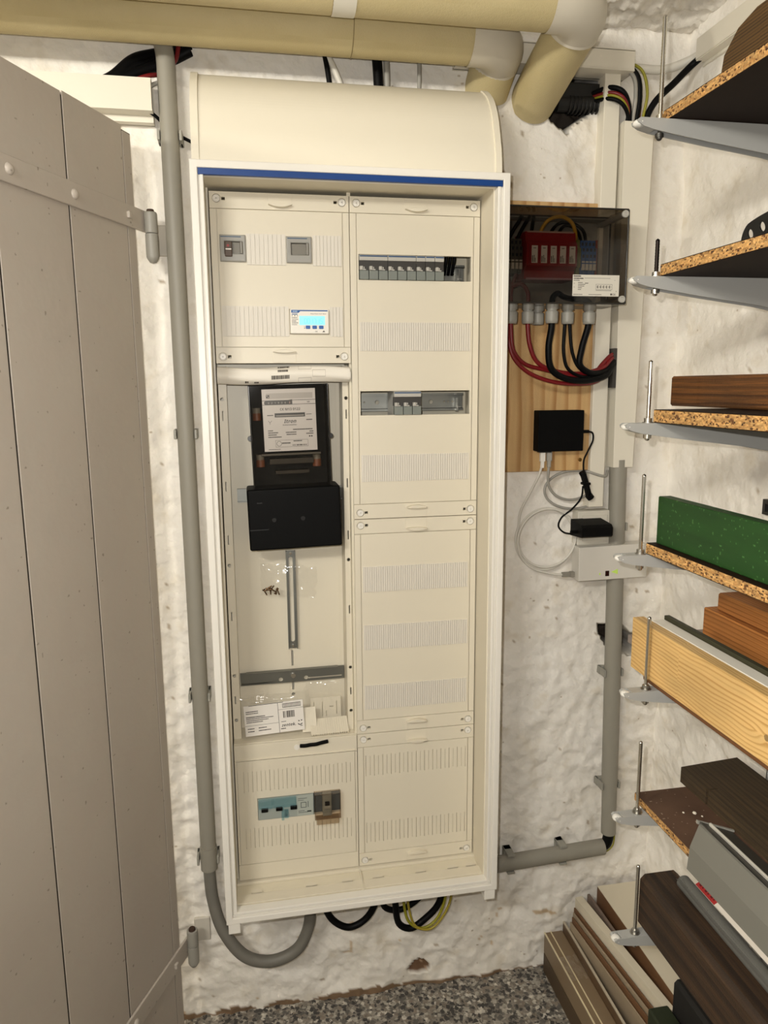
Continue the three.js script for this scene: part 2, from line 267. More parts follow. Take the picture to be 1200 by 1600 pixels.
// ---------------------------------------------------------------- the meter cabinet
const CB = 0.39, CT = 1.79, ZP = 0.111;      // cabinet bottom, top, face of the cover panels
const cab = T('meter_cabinet', 'tall cream two-bay electrical meter cabinet with open front and blue strip', 'cabinet');
{
  P('body', [bx(0.004, 0.02, CB + 0.004, CT - 0.004, 0, 0.19), bx(0.53, 0.546, CB + 0.004, CT - 0.004, 0, 0.19), bx(0.004, 0.546, CT - 0.018, CT - 0.004, 0, 0.19), bx(0.004, 0.546, CB + 0.004, CB + 0.018, 0, 0.19), bx(0.004, 0.546, CB, CT, 0, 0.005)], creamDeep, cab);
  // frame: outer ridge, a step, an inner ridge
  const ring = (o, i, z0, z1, b) => { const s = rectPath(o, 0.55 - o, CB + o, CT - o, THREE.Shape); s.holes = [rectPath(i, 0.55 - i, CB + i, CT - i)]; return ex(s, z0, z1, b); };
  const fr = P('frame', [ring(0, 0.0125, 0.172, 0.205, 0.0015), ring(0.0115, 0.0165, 0.18, 0.198, 0.0006), ring(0.0155, 0.0215, 0.182, 0.201, 0.0012)], white, cab);
  P('blue_strip', bx(0.013, 0.537, CT - 0.0225, CT - 0.0118, 0.194, 0.2025, 0.0012), blueStrip, fr);
  for (const x of [0.0095, 0.5405]) for (const y of [CB + 0.0175, CT - 0.0105]) P('corner_screw', cyl([x + (x < 0.2 ? 0.007 : -0.007), y, 0.2], [x + (x < 0.2 ? 0.007 : -0.007), y, 0.2022], 0.0028, 12), white, fr);
  for (const x of [0.0035, 0.5235]) P('foot', bx(x, x + 0.023, CB - 0.0215, CB + 0.001, 0.15, 0.2035, 0.0012), white, cab);
  P('inner_ledge', [bx(0.02, 0.53, CB + 0.018, CB + 0.024, 0.02, 0.118, 0.001), bx(0.02, 0.53, CB + 0.018, CB + 0.0215, 0.15, 0.176, 0.001), bx(0.2735, 0.2765, CB + 0.018, CB + 0.0235, 0.118, 0.18), ...[0.06, 0.17, 0.245, 0.31, 0.4, 0.47, 0.51].map(x => new THREE.CylinderGeometry(0.011, 0.011, 0.003, 18, 1, false, 0, Math.PI).rotateY(Math.PI).rotateY(-Math.PI / 2).translate(x, CB + 0.0215, 0.15))], cream, cab);
  P('centre_bar', bx(0.2715, 0.2785, CB + 0.018, CT - 0.018, 0.02, 0.1025), creamDeep, cab);
  P('side_lip', [bx(0.5265, 0.5305, CB + 0.018, CT - 0.018, 0.085, 0.182), bx(0.0195, 0.0235, CB + 0.018, CT - 0.018, 0.03, 0.1)], cream, cab);
}
// one cover panel: base plate, four border bands and a raised field, all pierced by the same openings
function coverPanel(label, x0, x1, y0, y1, { wins = [], blanks = [], slits = [], band = 0.0285, side = 0.0115, screws = true, grips = true, dz = 0 } = {}) {
  const e = 0.0007; x0 += e; x1 -= e; y0 += e; y1 -= e; const zb = 0.1035 + dz, zf = 0.1072 + dz, zt = ZP + dz, gr = 0.0011;
  const sl = screws ? [[x0 + 0.0215, x0 + 0.0275], [x1 - 0.0275, x1 - 0.0215]].flatMap(([a, b]) => [[a, b, y1 - 0.0145, y1 - 0.0095], [a, b, y0 + 0.0095, y0 + 0.0145]]) : [];
  const cut = (a, b, c, d, hs) => hs.filter(h => h[0] > a && h[1] < b && h[2] > c && h[3] < d);
  const all = [...wins, ...sl, ...slits];
  const wells = screws ? [x0 + 0.0125, x1 - 0.0125].flatMap(x => [y0 + 0.012, y1 - 0.012].map(y => [x, y])) : [];
  const pc = (a, b, c, d) => plate(a, b, c, d, zf, zt, [...cut(a, b, c, d, all), ...wells.filter(([x, y]) => x > a && x < b && y > c && y < d).map(([x, y]) => circPath(x, y, 0.0076))], 0.0005);
  const p = P('cover_panel', [plate(x0, x1, y0, y1, zb, zf, [...wins, ...sl]), pc(x0, x1, y1 - band, y1), pc(x0, x1, y0, y0 + band), pc(x0 + side + gr, x1 - side - gr, y0 + band + gr, y1 - band - gr), pc(x0, x0 + side, y0 + band + gr, y1 - band - gr), pc(x1 - side, x1, y0 + band + gr, y1 - band - gr)], cream, cab);
  p.userData.label = label;
  const xm = (x0 + x1) / 2;
  if (grips) for (const t of [1, -1]) {
    const ye = t > 0 ? y1 : y0, s = new THREE.Shape(); s.moveTo(-0.0212, 0); s.quadraticCurveTo(0, -0.0095 * t, 0.0212, 0); s.quadraticCurveTo(0, 0.004 * t, -0.0212, 0);
    P('grip', [plate(xm - 0.0215, xm + 0.0215, ...(t > 0 ? [ye - 0.021, ye - 0.001] : [ye + 0.001, ye + 0.021]), zt - 0.001, zt + 0.0008, [], 0.0004), ex(s, zt, zt + 0.011, 0.0008).translate(xm, ye - t * 0.0205, 0)], cream, p);
  }
  if (screws) for (const x of [x0 + 0.0125, x1 - 0.0125]) for (const y of [y0 + 0.012, y1 - 0.012])
    P('screw', [cyl([x, y, zf - 0.001], [x, y, zt + 0.0008], 0.0064, 20), new THREE.TorusGeometry(0.0057, 0.0007, 6, 22).translate(x, y, zt + 0.001), bx(x - 0.0036, x + 0.0036, y - 0.0008, y + 0.0008, zt + 0.0005, zt + 0.0018), bx(x - 0.0008, x + 0.0008, y - 0.0036, y + 0.0036, zt + 0.0005, zt + 0.0018)], white, p);
  for (const [a, b, c, d, pitch] of blanks) {
    const n = Math.round((b - a) / pitch), w = (b - a) / n, gs = [plate(a, b, c, d, zt - 0.001, zt + 0.0004)];
    for (let i = 0; i < n; i++) gs.push(bx(a + i * w + 0.0005, a + (i + 1) * w - 0.0005, c + 0.0003, d - 0.0003, zt + 0.0002, zt + 0.0022));
    P('blanking_strip', gs, blankWhite, p);
  }
  return p;
}
const slitRow = (a, b, c, d, n, w = 0.0008) => Array.from({ length: n }, (_, i) => { const x = lerp(a, b, i / (n - 1)), k = i % 2 ? 0.0016 : 0; return [x - w / 2 + k / 8, x + w / 2 - k / 8, c + k, d - k]; });
const rowY = y => [y - 0.0228, y + 0.0228], F = [0.2915, 0.5075];
coverPanel('upper left cover with two flap windows and a digital meter', 0.025, 0.275, 1.465, 1.765, { wins: [[0.042, 0.086, 1.6455, 1.6895], [0.16, 0.204, 1.6455, 1.6895], [0.1615, 0.2335, 1.5185, 1.5635]], blanks: [[0.0875, 0.158, 1.64, 1.694, 0.0078], [0.2065, 0.2595, 1.64, 1.694, 0.0066], [0.0395, 0.16, 1.514, 1.568, 0.0078], [0.2355, 0.26, 1.514, 1.568, 0.0062]] });
coverPanel('tall upper right cover with two device windows', 0.275, 0.525, 1.165, 1.765, { wins: [[...F, ...rowY(1.6405)], [...F, ...rowY(1.39)]], blanks: [[...F, 1.488, 1.541, 0.0045], [...F, 1.2385, 1.291, 0.0045]] });
coverPanel('middle right cover with three blanking strips', 0.275, 0.525, 0.715, 1.165, { blanks: [[...F, 1.017, 1.069, 0.0045], [...F, 0.896, 0.948, 0.0045], [...F, 0.768, 0.8205, 0.0045]] });
coverPanel('lower right cover with two rows of slits', 0.275, 0.525, 0.415, 0.715, { slits: [...slitRow(0.2925, 0.507, 0.62, 0.666, 25), ...slitRow(0.2925, 0.507, 0.468, 0.514, 25)] });
{
  const p = coverPanel('lower left cover with slits around a device window', 0.025, 0.275, 0.415, 0.7145, { wins: [[0.068, 0.238, 0.547, 0.5955]], slits: [...slitRow(0.0425, 0.26, 0.611, 0.656, 26), ...slitRow(0.0425, 0.26, 0.486, 0.531, 26)], screws: false, grips: false, band: 0.034, side: 0.004 });
  P('top_ledge', [bx(0.0255, 0.2745, 0.7085, 0.7145, 0.028, 0.1045, 0.001), bx(0.03, 0.27, 0.681, 0.6835, 0.11, 0.1135, 0.0008)], cream, p);
  P('pull_strap', tube([[0.158, 0.7035, 0.113], [0.168, 0.704, 0.117], [0.178, 0.7045, 0.1155], [0.19, 0.7055, 0.118], [0.2, 0.707, 0.1165], [0.214, 0.708, 0.113]], 0.0042, 30, 8).scale(1, 1, 0.6).translate(0, 0, 0.0463), black, p).userData.label = 'black pull strap';
  P('rating_dot', cyl([0.151, 0.7, ZP], [0.151, 0.7, ZP + 0.0012], 0.0058, 20), white, p);
}
{ // the open meter bay
  P('meter_plate', plate(0.0255, 0.2745, 0.71, 1.468, 0.027, 0.03, [[0.1493, 0.1537, 0.843, 0.877], [0.1493, 0.1537, 0.79, 0.809], circPath(0.1515, 0.78, 0.0036)]), cream, cab);
  const slots = (x, list) => list.map(([y, h]) => h ? [x - 0.0011, x + 0.0011, y, y + h] : circPath(x, y, 0.0034));
  for (const [x0, x1, xs] of [[0.0258, 0.041, 0.0322], [0.2605, 0.2742, 0.2675]]) P('bay_rail', [plate(x0, x1, 0.714, 1.462, 0.078, 0.0805, slots(xs, [[1.40, 0], [1.36, 0.018], [1.225, 0.018], [1.12, 0.018], [1.078, 0], [0.965, 0.018], [0.85, 0], [0.79, 0.016], [0.755, 0]])), bx(x0 < 0.1 ? x1 - 0.0025 : x0, x0 < 0.1 ? x1 : x0 + 0.0025, 0.714, 1.462, 0.03, 0.0785), bx(x0, x1, 0.714, 1.462, 0.03, 0.031)], cream, cab);
  P('plate_bead', [bx(0.0475, 0.0495, 0.72, 1.46, 0.03, 0.0312), bx(0.2525, 0.2545, 0.72, 1.46, 0.03, 0.0312), bx(0.1425, 0.1445, 0.72, 0.885, 0.03, 0.0308), bx(0.1645, 0.1665, 0.885, 1.1, 0.03, 0.0308)], cream, cab);
  const vs = new THREE.Path(); vs.absarc(0.1535, 1.075, 0.0042, 0, Math.PI, false); vs.absarc(0.1535, 0.902, 0.0042, Math.PI, Math.PI * 2, false);
  const vr = P('upright_rail', [plate(0.144, 0.163, 0.884, 1.092, 0.034, 0.036, [vs]), bx(0.144, 0.1455, 0.884, 1.092, 0.03, 0.042), bx(0.1615, 0.163, 0.884, 1.092, 0.03, 0.042)], galv, cab);
  for (const y of [1.0865, 0.889]) P('rail_screw', cyl([0.1535, y, 0.035], [0.1535, y, 0.0385], 0.003, 12), brightSteel, vr);
  const cb = P('cross_rail', [plate(0.0425, 0.259, 0.811, 0.839, 0.0385, 0.0405, [[0.048, 0.122, 0.8155, 0.819], [0.182, 0.254, 0.8155, 0.819], circPath(0.1255, 0.8185, 0.0045), circPath(0.1785, 0.8185, 0.0045)]), bx(0.055, 0.246, 0.837, 0.839, 0.036, 0.046)], galv, cab);
  turn(cb, 0.15, 0.825, 0.04, 0, 0, 0.006);
  P('rail_screw', [cyl([0.1515, 0.826, 0.04], [0.1515, 0.826, 0.044], 0.0052, 16)], brightSteel, cab);
  P('meter_rail', [bx(0.052, 0.262, 1.196, 1.223, 0.031, 0.0325), bx(0.052, 0.262, 1.196, 1.198, 0.031, 0.04), bx(0.052, 0.262, 1.221, 1.223, 0.031, 0.04)], galv, cab);
  for (const [a, b, y] of [[0.285, 0.514, 1.6405], [0.285, 0.514, 1.39]]) { // top hat rails behind the windows
    const holes = [0.302, 0.31, 0.336, 0.448, 0.476, 0.484, 0.493].map(x => circPath(x, y, x === 0.336 || x === 0.448 ? 0.0042 : 0.0019));
    P('top_hat_rail', [plate(a, b, y - 0.0125, y + 0.0125, 0.037, 0.0385, holes), bx(a, b, y - 0.0175, y - 0.0125, 0.043, 0.0445), bx(a, b, y + 0.0125, y + 0.0175, 0.043, 0.0445), bx(a, b, y - 0.0135, y - 0.0125, 0.037, 0.0445), bx(a, b, y + 0.0125, y + 0.0135, 0.037, 0.0445)], galv, cab);
  }
}

// ---------------------------------------------------------------- modular devices
function breaker(label, x0, yc, poles, dz = 0) {
  const w = poles * 0.018, t = T('circuit_breaker', label, 'circuit breaker', 'circuit breakers in the cabinet windows'), g = 0.0003, z = 0.1145 + dz;
  P('housing', [bx(x0 + g, x0 + w - g, yc - 0.04, yc + 0.04, 0.045, 0.1015 + dz, 0.001), bx(x0 + g, x0 + w - g, yc + 0.0115, yc + 0.0215, 0.1, z, 0.0008)], labelGrey, t);
  P('recess', bx(x0 + g, x0 + w - g, yc - 0.0055, yc + 0.0115, 0.1, z - 0.0025), darkPl, t);
  P('blue_line', bx(x0 + 0.001, x0 + w - 0.001, yc + 0.0182, yc + 0.0205, z - 0.0004, z + 0.0003), std(0x24456c, 0.5), t);
  for (let i = 0; i < poles; i++) {
    const a = x0 + i * 0.018;
    P('front_cap', bx(a + g * 2, a + 0.018 - g * 2, yc - 0.0225, yc - 0.0062, 0.1, z + 0.0015, 0.0009), greyPl, t);
    P('lever', [bx(a + 0.0005, a + 0.0062, yc - 0.0062, yc + 0.001, z - 0.002, z + 0.005, 0.0008), bx(a + 0.0062, a + 0.0118, yc - 0.0062, yc - 0.0042, z - 0.002, z + 0.003)], labelGrey, t);
    P('off_mark', bx(a + 0.0085, a + 0.0098, yc - 0.0035, yc + 0.0005, z - 0.0026, z - 0.0021), white, t);
  }
  return t;
}
breaker('three-pole grey circuit breaker at the left end of the upper device row', 0.292, 1.6405, 3);
breaker('three-pole grey circuit breaker second from left in the upper device row', 0.346, 1.6405, 3);
['first of the three narrow single-pole breakers, next to the three-pole ones', 'middle one of the three narrow single-pole breakers in the upper row', 'last narrow single-pole breaker, beside the black gap in the upper row'].forEach((l, i) => breaker(l, 0.4 + i * 0.018, 1.6405, 1));
breaker('lone three-pole grey circuit breaker mid-way along the open mounting rail', 0.356, 1.39, 3);
[0.4645, 0.4725, 0.4805, 0.4885].forEach((x, i) => M('gap_wire', ['leftmost', 'second', 'third', 'rightmost'][i] + ' of the short black wires in the gap of the upper device row', 'wire', tube([[x, 1.72, 0.05], [x + 0.001, 1.69, 0.058], [x, 1.667, 0.062], [x - 0.001, 1.652, 0.056], [x - 0.001, 1.638, 0.047]], 0.0034, 20, 8), blackCable, 'black wires behind the upper device row'));
{ // rail end clips in the dark ends of both windows
  for (const [y, l] of [[1.6405, 'small steel end bracket in the black gap of the upper row'], [1.39, 'small steel end bracket at the right end of the lower rail']]) { const t = T('rail_bracket', l, 'bracket'); P('clip', [bx(0.4985, 0.5, y - 0.02, y + 0.008, 0.042, 0.057), bx(0.496, 0.506, y - 0.012, y - 0.009, 0.052, 0.0555), bx(0.496, 0.5, y + 0.014, y + 0.017, 0.044, 0.048)], steel, t); }
}
// flap windows top left
for (const [x, open, l] of [[0.041, 1, 'left grey flap window showing a brown switch lever'], [0.159, 0, 'right grey flap window with closed smoked flap']]) {
  const t = T('flap_window', l, 'switch cover', 'flap windows in the upper left cover'), y0 = 1.6445, y1 = 1.6905, x1 = x + 0.0455;
  P('bezel', plate(x, x1, y0, y1, 0.1, 0.1175, [[x + 0.0085, x1 - 0.006, y0 + 0.014, y1 - 0.0115]], 0.002), std(0x9a9892, 0.4), t);
  P('blue_line', bx(x + 0.002, x1 - 0.008, y1 - 0.0045, y1 - 0.003, 0.117, 0.1178), std(0x33506e, 0.5), t);
  P('flap', [bx(x + 0.009, x1 - 0.0065, y0 + 0.0145, y1 - 0.012, 0.1105, 0.1125, 0.001), new THREE.CylinderGeometry(0.003, 0.003, 0.02, 10).translate(x1 - 0.0075, (y0 + y1) / 2 + 0.001, 0.1165)], std(0x7d7970, 0.3), t);
  if (open) { P('lever', [bx(x + 0.0085, x + 0.0215, y0 + 0.008, y0 + 0.034, 0.112, 0.121, 0.0015)], std(0x4a382a, 0.5), t); P('lever_mark', bx(x + 0.01, x + 0.02, y0 + 0.0195, y0 + 0.0215, 0.1208, 0.1216), white, t); P('red_dot', cyl([x + 0.0145, y0 + 0.0265, 0.12], [x + 0.0145, y0 + 0.0265, 0.1216], 0.0022, 12), redPl, t); }
}
{ // digital three phase meter
  const t = T('digital_meter', 'small white digital energy meter with lit cyan screen and blue buttons', 'meter');
  P('case', bx(0.1618, 0.2332, 1.5188, 1.5632, 0.06, 0.1195, 0.0018), white, t);
  P('faceplate', card(0.163, 0.232, 1.52, 1.562, 0.1198), canvasMat(512, 312, (x, w, h) => {
    x.fillStyle = '#eee9df'; x.fillRect(0, 0, w, h); x.fillStyle = '#0d4f94'; x.beginPath(); x.moveTo(8, 6); x.lineTo(504, 6); x.lineTo(504, 22); x.lineTo(130, 22); x.lineTo(108, 44); x.lineTo(8, 44); x.closePath(); x.fill();
    lines(x, '#b9cfe4', [[26, 18, 66, 14]]);
    x.fillStyle = '#33302c'; x.font = '19px sans-serif'; x.fillText('Three Phase Smart Meter', 268, 62);
    x.fillStyle = '#1c4e86'; x.fillRect(14, 56, 78, 12); lines(x, '#4a453e', [[16, 76, 8, 14], [48, 74, 14, 16], [84, 76, 8, 14], [14, 104, 76, 8], [14, 126, 86, 8], [14, 148, 60, 10], [14, 172, 84, 10], [14, 196, 72, 8]]);
    x.fillStyle = '#3a352e'; x.fillRect(178, 222, 12, 6); x.fillRect(178, 240, 12, 12); x.font = 'bold 26px sans-serif'; x.fillText('C\u20ac', 328, 300); x.beginPath(); x.moveTo(446, 276); x.lineTo(466, 298); x.lineTo(426, 298); x.fill();
  }), t);
  P('screen', card(0.1785, 0.2255, 1.5345, 1.5505, 0.12), canvasMat(320, 110, (x, w, h) => {
    const seg = { 0: 'abcdef', 1: 'bc', 5: 'acdfg', 7: 'abc', 3: 'abcdg' };
    x.fillStyle = '#8feaf2'; x.fillRect(0, 0, w, h); x.fillStyle = '#5fb9cf';
    '001715'.split('').forEach((d, i) => { const X = 62 + i * 40, Y = 30, L = 24, H = 28; for (const s of seg[d]) { if (s === 'a') x.fillRect(X, Y, L, 5); if (s === 'g') x.fillRect(X, Y + H, L, 5); if (s === 'd') x.fillRect(X, Y + 2 * H, L, 5); if (s === 'f') x.fillRect(X - 3, Y + 3, 5, H); if (s === 'b') x.fillRect(X + L, Y + 3, 5, H); if (s === 'e') x.fillRect(X - 3, Y + H + 3, 5, H); if (s === 'c') x.fillRect(X + L, Y + H + 3, 5, H); } });
  }, 0.3, 0.55), t);
  for (const x of [0.194, 0.2063, 0.2185]) P('button', bx(x - 0.0042, x + 0.0042, 1.5275, 1.5335, 0.119, 0.1212, 0.0012), bluePl, t);
}
{ // bottom left devices
  const t = T('main_switch', 'three-pole main breaker with pale teal clear covers in the lower left window', 'circuit breaker');
  P('housing', [bx(0.0685, 0.182, 0.532, 0.606, 0.06, 0.102, 0.001), bx(0.0685, 0.182, 0.548, 0.5945, 0.1, 0.113, 0.001)], std(0x9aa19b, 0.45), t);
  P('inner_plate', bx(0.182, 0.2375, 0.54, 0.60, 0.06, 0.1), std(0x56616a, 0.5), t);
  P('print', card(0.1475, 0.181, 0.549, 0.5935, 0.1133), canvasMat(160, 200, (x, w, h) => { x.fillStyle = '#aab0a8'; x.fillRect(0, 0, w, h); lines(x, '#3d4444', [[10, 26, 90, 6], [10, 44, 60, 5], [14, 150, 60, 6], [14, 166, 90, 6]]); x.strokeStyle = '#343a3a'; x.lineWidth = 5; x.strokeRect(40, 70, 50, 50); x.beginPath(); x.moveTo(110, 60); x.lineTo(110, 120); x.stroke(); x.fillStyle = '#1d2222'; x.fillRect(100, 156, 40, 14); }), t);
  [0.076, 0.1055, 0.135].forEach(x => { P('lever', bx(x - 0.001, x + 0.0125, 0.5665, 0.574, 0.113, 0.1175, 0.001), black, t); });
  for (const [a, b] of [[0.0695, 0.0985], [0.099, 0.146]]) P('clear_cover', bx(a, b, 0.5755, 0.5955, 0.113, 0.122, 0.002), tealPane, t);
  P('clear_tab', [bx(0.1155, 0.121, 0.546, 0.572, 0.113, 0.12, 0.0015), bx(0.1215, 0.13, 0.549, 0.568, 0.113, 0.118, 0.0015)], tealPane, t);
  const s = T('fuse_switch', 'small grey switch under a hinged smoked clear hood, lower left window', 'switch');
  P('housing', [bx(0.2, 0.2185, 0.546, 0.597, 0.06, 0.12, 0.001), bx(0.203, 0.2155, 0.55, 0.557, 0.12, 0.122)], std(0x8f938c, 0.45), s);
  P('lever', bx(0.2045, 0.214, 0.571, 0.579, 0.12, 0.1245, 0.001), black, s); P('lever_guard', bx(0.2025, 0.216, 0.564, 0.5705, 0.1195, 0.124, 0.001), std(0xa4a79f, 0.4), s);
  P('hood', [bx(0.183, 0.2365, 0.543, 0.599, 0.126, 0.1275), bx(0.183, 0.1845, 0.543, 0.599, 0.112, 0.127), bx(0.235, 0.2365, 0.543, 0.599, 0.112, 0.127), bx(0.183, 0.2365, 0.5975, 0.599, 0.112, 0.127), bx(0.183, 0.2365, 0.543, 0.5445, 0.112, 0.127)], smokePane, s);
  P('hood_band', bx(0.186, 0.2335, 0.531, 0.5445, 0.112, 0.127, 0.0015), pane(0xeee8e0, 0.2), s);
}

// ---------------------------------------------------------------- the old electricity meter and what lies in its bay
{
  const t = T('electricity_meter', 'black electricity meter with glass front, grey nameplate and black terminal cover', 'meter');
  P('case', [bx(0.086, 0.236, 1.222, 1.427, 0.04, 0.052, 0.003), bx(0.086, 0.0895, 1.222, 1.427, 0.045, 0.096), bx(0.2325, 0.236, 1.222, 1.427, 0.045, 0.096), bx(0.086, 0.236, 1.4235, 1.427, 0.045, 0.096), bx(0.086, 0.236, 1.222, 1.2255, 0.045, 0.096)], black, t);
  const gl = P('glass_cover', card(0.0875, 0.2345, 1.2235, 1.4255, 0.1045), pane(0xf2efea, 0.04), t);
  P('glass_rim', [bx(0.0862, 0.0885, 1.2225, 1.4265, 0.095, 0.1055, 0.001), bx(0.2335, 0.2358, 1.2225, 1.4265, 0.095, 0.1055, 0.001), bx(0.0862, 0.2358, 1.2225, 1.2245, 0.095, 0.1055, 0.001)], std(0x1c1a18, 0.2), gl);
  const np = P('nameplate', bx(0.111, 0.212, 1.301, 1.419, 0.0895, 0.0905), std(0xb8b4b4, 0.5), t);
  P('nameplate_print', card(0.1112, 0.2118, 1.3012, 1.4188, 0.0908), canvasMat(800, 936, (x, w, h) => {
    x.fillStyle = '#c4c0bf'; x.fillRect(0, 0, w, h); x.fillStyle = '#a7a3a0'; x.fillRect(60, 60, 700, 84);
    x.fillStyle = '#0e0c0c'; x.fillRect(60, 86, 50, 46); x.fillStyle = '#bdb9b8'; x.fillRect(70, 94, 12, 12); x.fillRect(88, 112, 14, 10);
    x.fillStyle = '#0e0c0c'; x.fillRect(0, 166, w, 7); x.fillRect(0, 228, w, 7); x.font = 'bold 26px monospace'; x.fillText('kWh', 672, 210);
    x.beginPath(); x.moveTo(60, 170); x.lineTo(360, 170); x.lineTo(450, 158); x.lineTo(450, 236); x.lineTo(60, 236); x.arc(60, 203, 33, 1.57, 4.71); x.fill();
    x.fillStyle = '#a9a5a2'; x.font = 'bold 34px monospace'; '021906'.split('').forEach((d, i) => x.fillText(d, 84 + i * 50, 217)); x.fillStyle = '#e2b0a8'; x.fillText('2', 400, 217);
    x.fillStyle = '#0c0a0a'; x.font = 'bold 52px sans-serif'; x.fillText('C\u20ac M13 0122', 258, 322);
    x.fillRect(176, 360, 458, 62); x.fillStyle = '#8d8985'; x.fillRect(196, 392, 420, 16); x.fillStyle = '#0e0c0c'; x.fillRect(64, 384, 90, 12); x.fillRect(650, 384, 84, 8);
    x.font = 'italic bold 76px sans-serif'; x.fillText('Itron', 308, 512); x.font = 'bold 26px sans-serif'; x.fillText('Drehstromz\u00e4hler', 290, 550);
    x.strokeStyle = '#0e0c0c'; x.lineWidth = 5; x.beginPath(); x.moveTo(74, 470); x.lineTo(100, 500); x.lineTo(130, 470); x.moveTo(100, 500); x.lineTo(100, 530); x.stroke();
    lines(x, '#1c1919', [[650, 462, 90, 16], [64, 614, 74, 16], [64, 646, 150, 16], [64, 678, 128, 16], [64, 712, 200, 16], [440, 604, 300, 17], [330, 646, 160, 16], [340, 678, 150, 16], [690, 640, 60, 15], [640, 672, 110, 16]]);
    x.fillRect(680, 712, 22, 20); x.fillRect(712, 712, 22, 20);
    x.lineWidth = 3; x.strokeRect(170, 770, 490, 104); x.lineWidth = 5; x.beginPath(); x.arc(222, 822, 36, 0, 6.3); x.stroke(); x.font = 'bold 22px sans-serif'; lines(x, '#0e0c0c', [[264, 806, 130, 20], [440, 780, 130, 16]]); for (let i = 0; i < 40; i++) if (hash(i, 2, 9) > 0.35) x.fillRect(420 + i * 5.6, 840, 4, 22);
    lines(x, '#4a4646', [[60, 902, 180, 10]]);
  }, 0.35), np);
  P('register_frame', [bx(0.104, 0.219, 1.292, 1.297, 0.07, 0.088, 0.001)], metal(0x4a4640, 0.5), t);
  const works = P('works', [bx(0.12, 0.205, 1.275, 1.285, 0.052, 0.075), bx(0.13, 0.195, 1.256, 1.262, 0.052, 0.08)], metal(0x3c3833, 0.6), t);
  for (const [x, y] of [[0.1, 1.372], [0.102, 1.282], [0.212, 1.279]]) { P('coil', cyl([x, y - 0.012, 0.064], [x, y + 0.002, 0.064], 0.0085, 16), copper, works); P('bobbin', cyl([x, y + 0.002, 0.064], [x, y + 0.012, 0.064], 0.008, 16), std(0x6e675a, 0.6), works); }
  const tc = P('terminal_cover', bx(0.072, 0.2505, 1.113, 1.232, 0.04, 0.1125, 0.004), dull(0x030303, 0.55), t);
  for (const x of [0.121, 0.176]) P('sealing_screw', cyl([x, 1.172, 0.1115], [x, 1.172, 0.115], 0.0042, 14), std(0x141414, 0.3), tc);
  P('cover_seam', [bx(0.074, 0.11, 1.153, 1.1545, 0.112, 0.113), bx(0.09, 0.1, 1.205, 1.2065, 0.112, 0.113)], std(0x161616, 0.4), tc);
  for (const x of [0.0845, 0.2375]) P('case_screw', [cyl([x, 1.328, 0.088], [x, 1.328, 0.102], 0.0048, 14), cyl([x + 0.001, 1.328, 0.102], [x + 0.001, 1.328, 0.104], 0.0024, 10)], std(0x2a2826, 0.25), t);
  turn(t, 0.16, 1.17, 0.05, 0, 0, 0.022);
}
{ // rolled-up circuit plan lying on the meter
  const N = 90, K = 40, pos = [], uv = [], idx = [], x0 = 0.0265, x1 = 0.2715, turns = 1.7;
  for (let k = 0; k <= K; k++) for (let i = 0; i <= N; i++) {
    const u = k / K, a = i / N * turns * 2 * Math.PI, s = i / N, bump = 0.0018 * Math.exp(-((u - 0.72) ** 2) / 0.012) * Math.max(0, Math.sin(a + 0.6)), r = lerp(0.0168, 0.0155, u) - 0.0026 * s + bump * (s < 0.6 ? 1 : 0.3) + 0.0006 * Math.sin(5 * a + u * 9);
    pos.push(lerp(x0, x1, u) + (s - 0.5) * 0.003, 1.4448 + r * Math.sin(a + 2.2) - 0.002 * Math.sin(u * 6), 0.103 + r * Math.cos(a + 2.2)); uv.push(u, s * turns * 0.62);
  }
  for (let k = 0; k < K; k++) for (let i = 0; i < N; i++) { const a = k * (N + 1) + i, b = a + N + 1; idx.push(a, b, a + 1, a + 1, b, b + 1); }
  const g = new THREE.BufferGeometry(); g.setAttribute('position', new THREE.Float32BufferAttribute(pos, 3)); g.setAttribute('uv', new THREE.Float32BufferAttribute(uv, 2)); g.setIndex(idx); g.computeVertexNormals();
  const m = canvasMat(1024, 256, (x, w, h) => {
    x.fillStyle = '#ece6da'; x.fillRect(0, 0, w, h); x.fillStyle = '#4a443c';
    x.save(); x.translate(0, 72); lines(x, '#4a443c', [[280, 16, 90, 8], [450, 10, 100, 6], [450, 24, 90, 6], [460, 44, 90, 11], [460, 64, 80, 8], [410, 82, 140, 12], [210, 98, 26, 10], [280, 100, 34, 10]]); x.restore();
    x.strokeStyle = '#8a8276'; for (let i = 0; i < 8; i++) { x.strokeRect(620 + (i % 2) * 110, 10 + i * 26, 100, 22); }
  }, 0.6); m.side = THREE.DoubleSide;
  M('paper_roll', 'rolled-up white paper plan lying across the top of the black meter', 'paper', g, m);
}
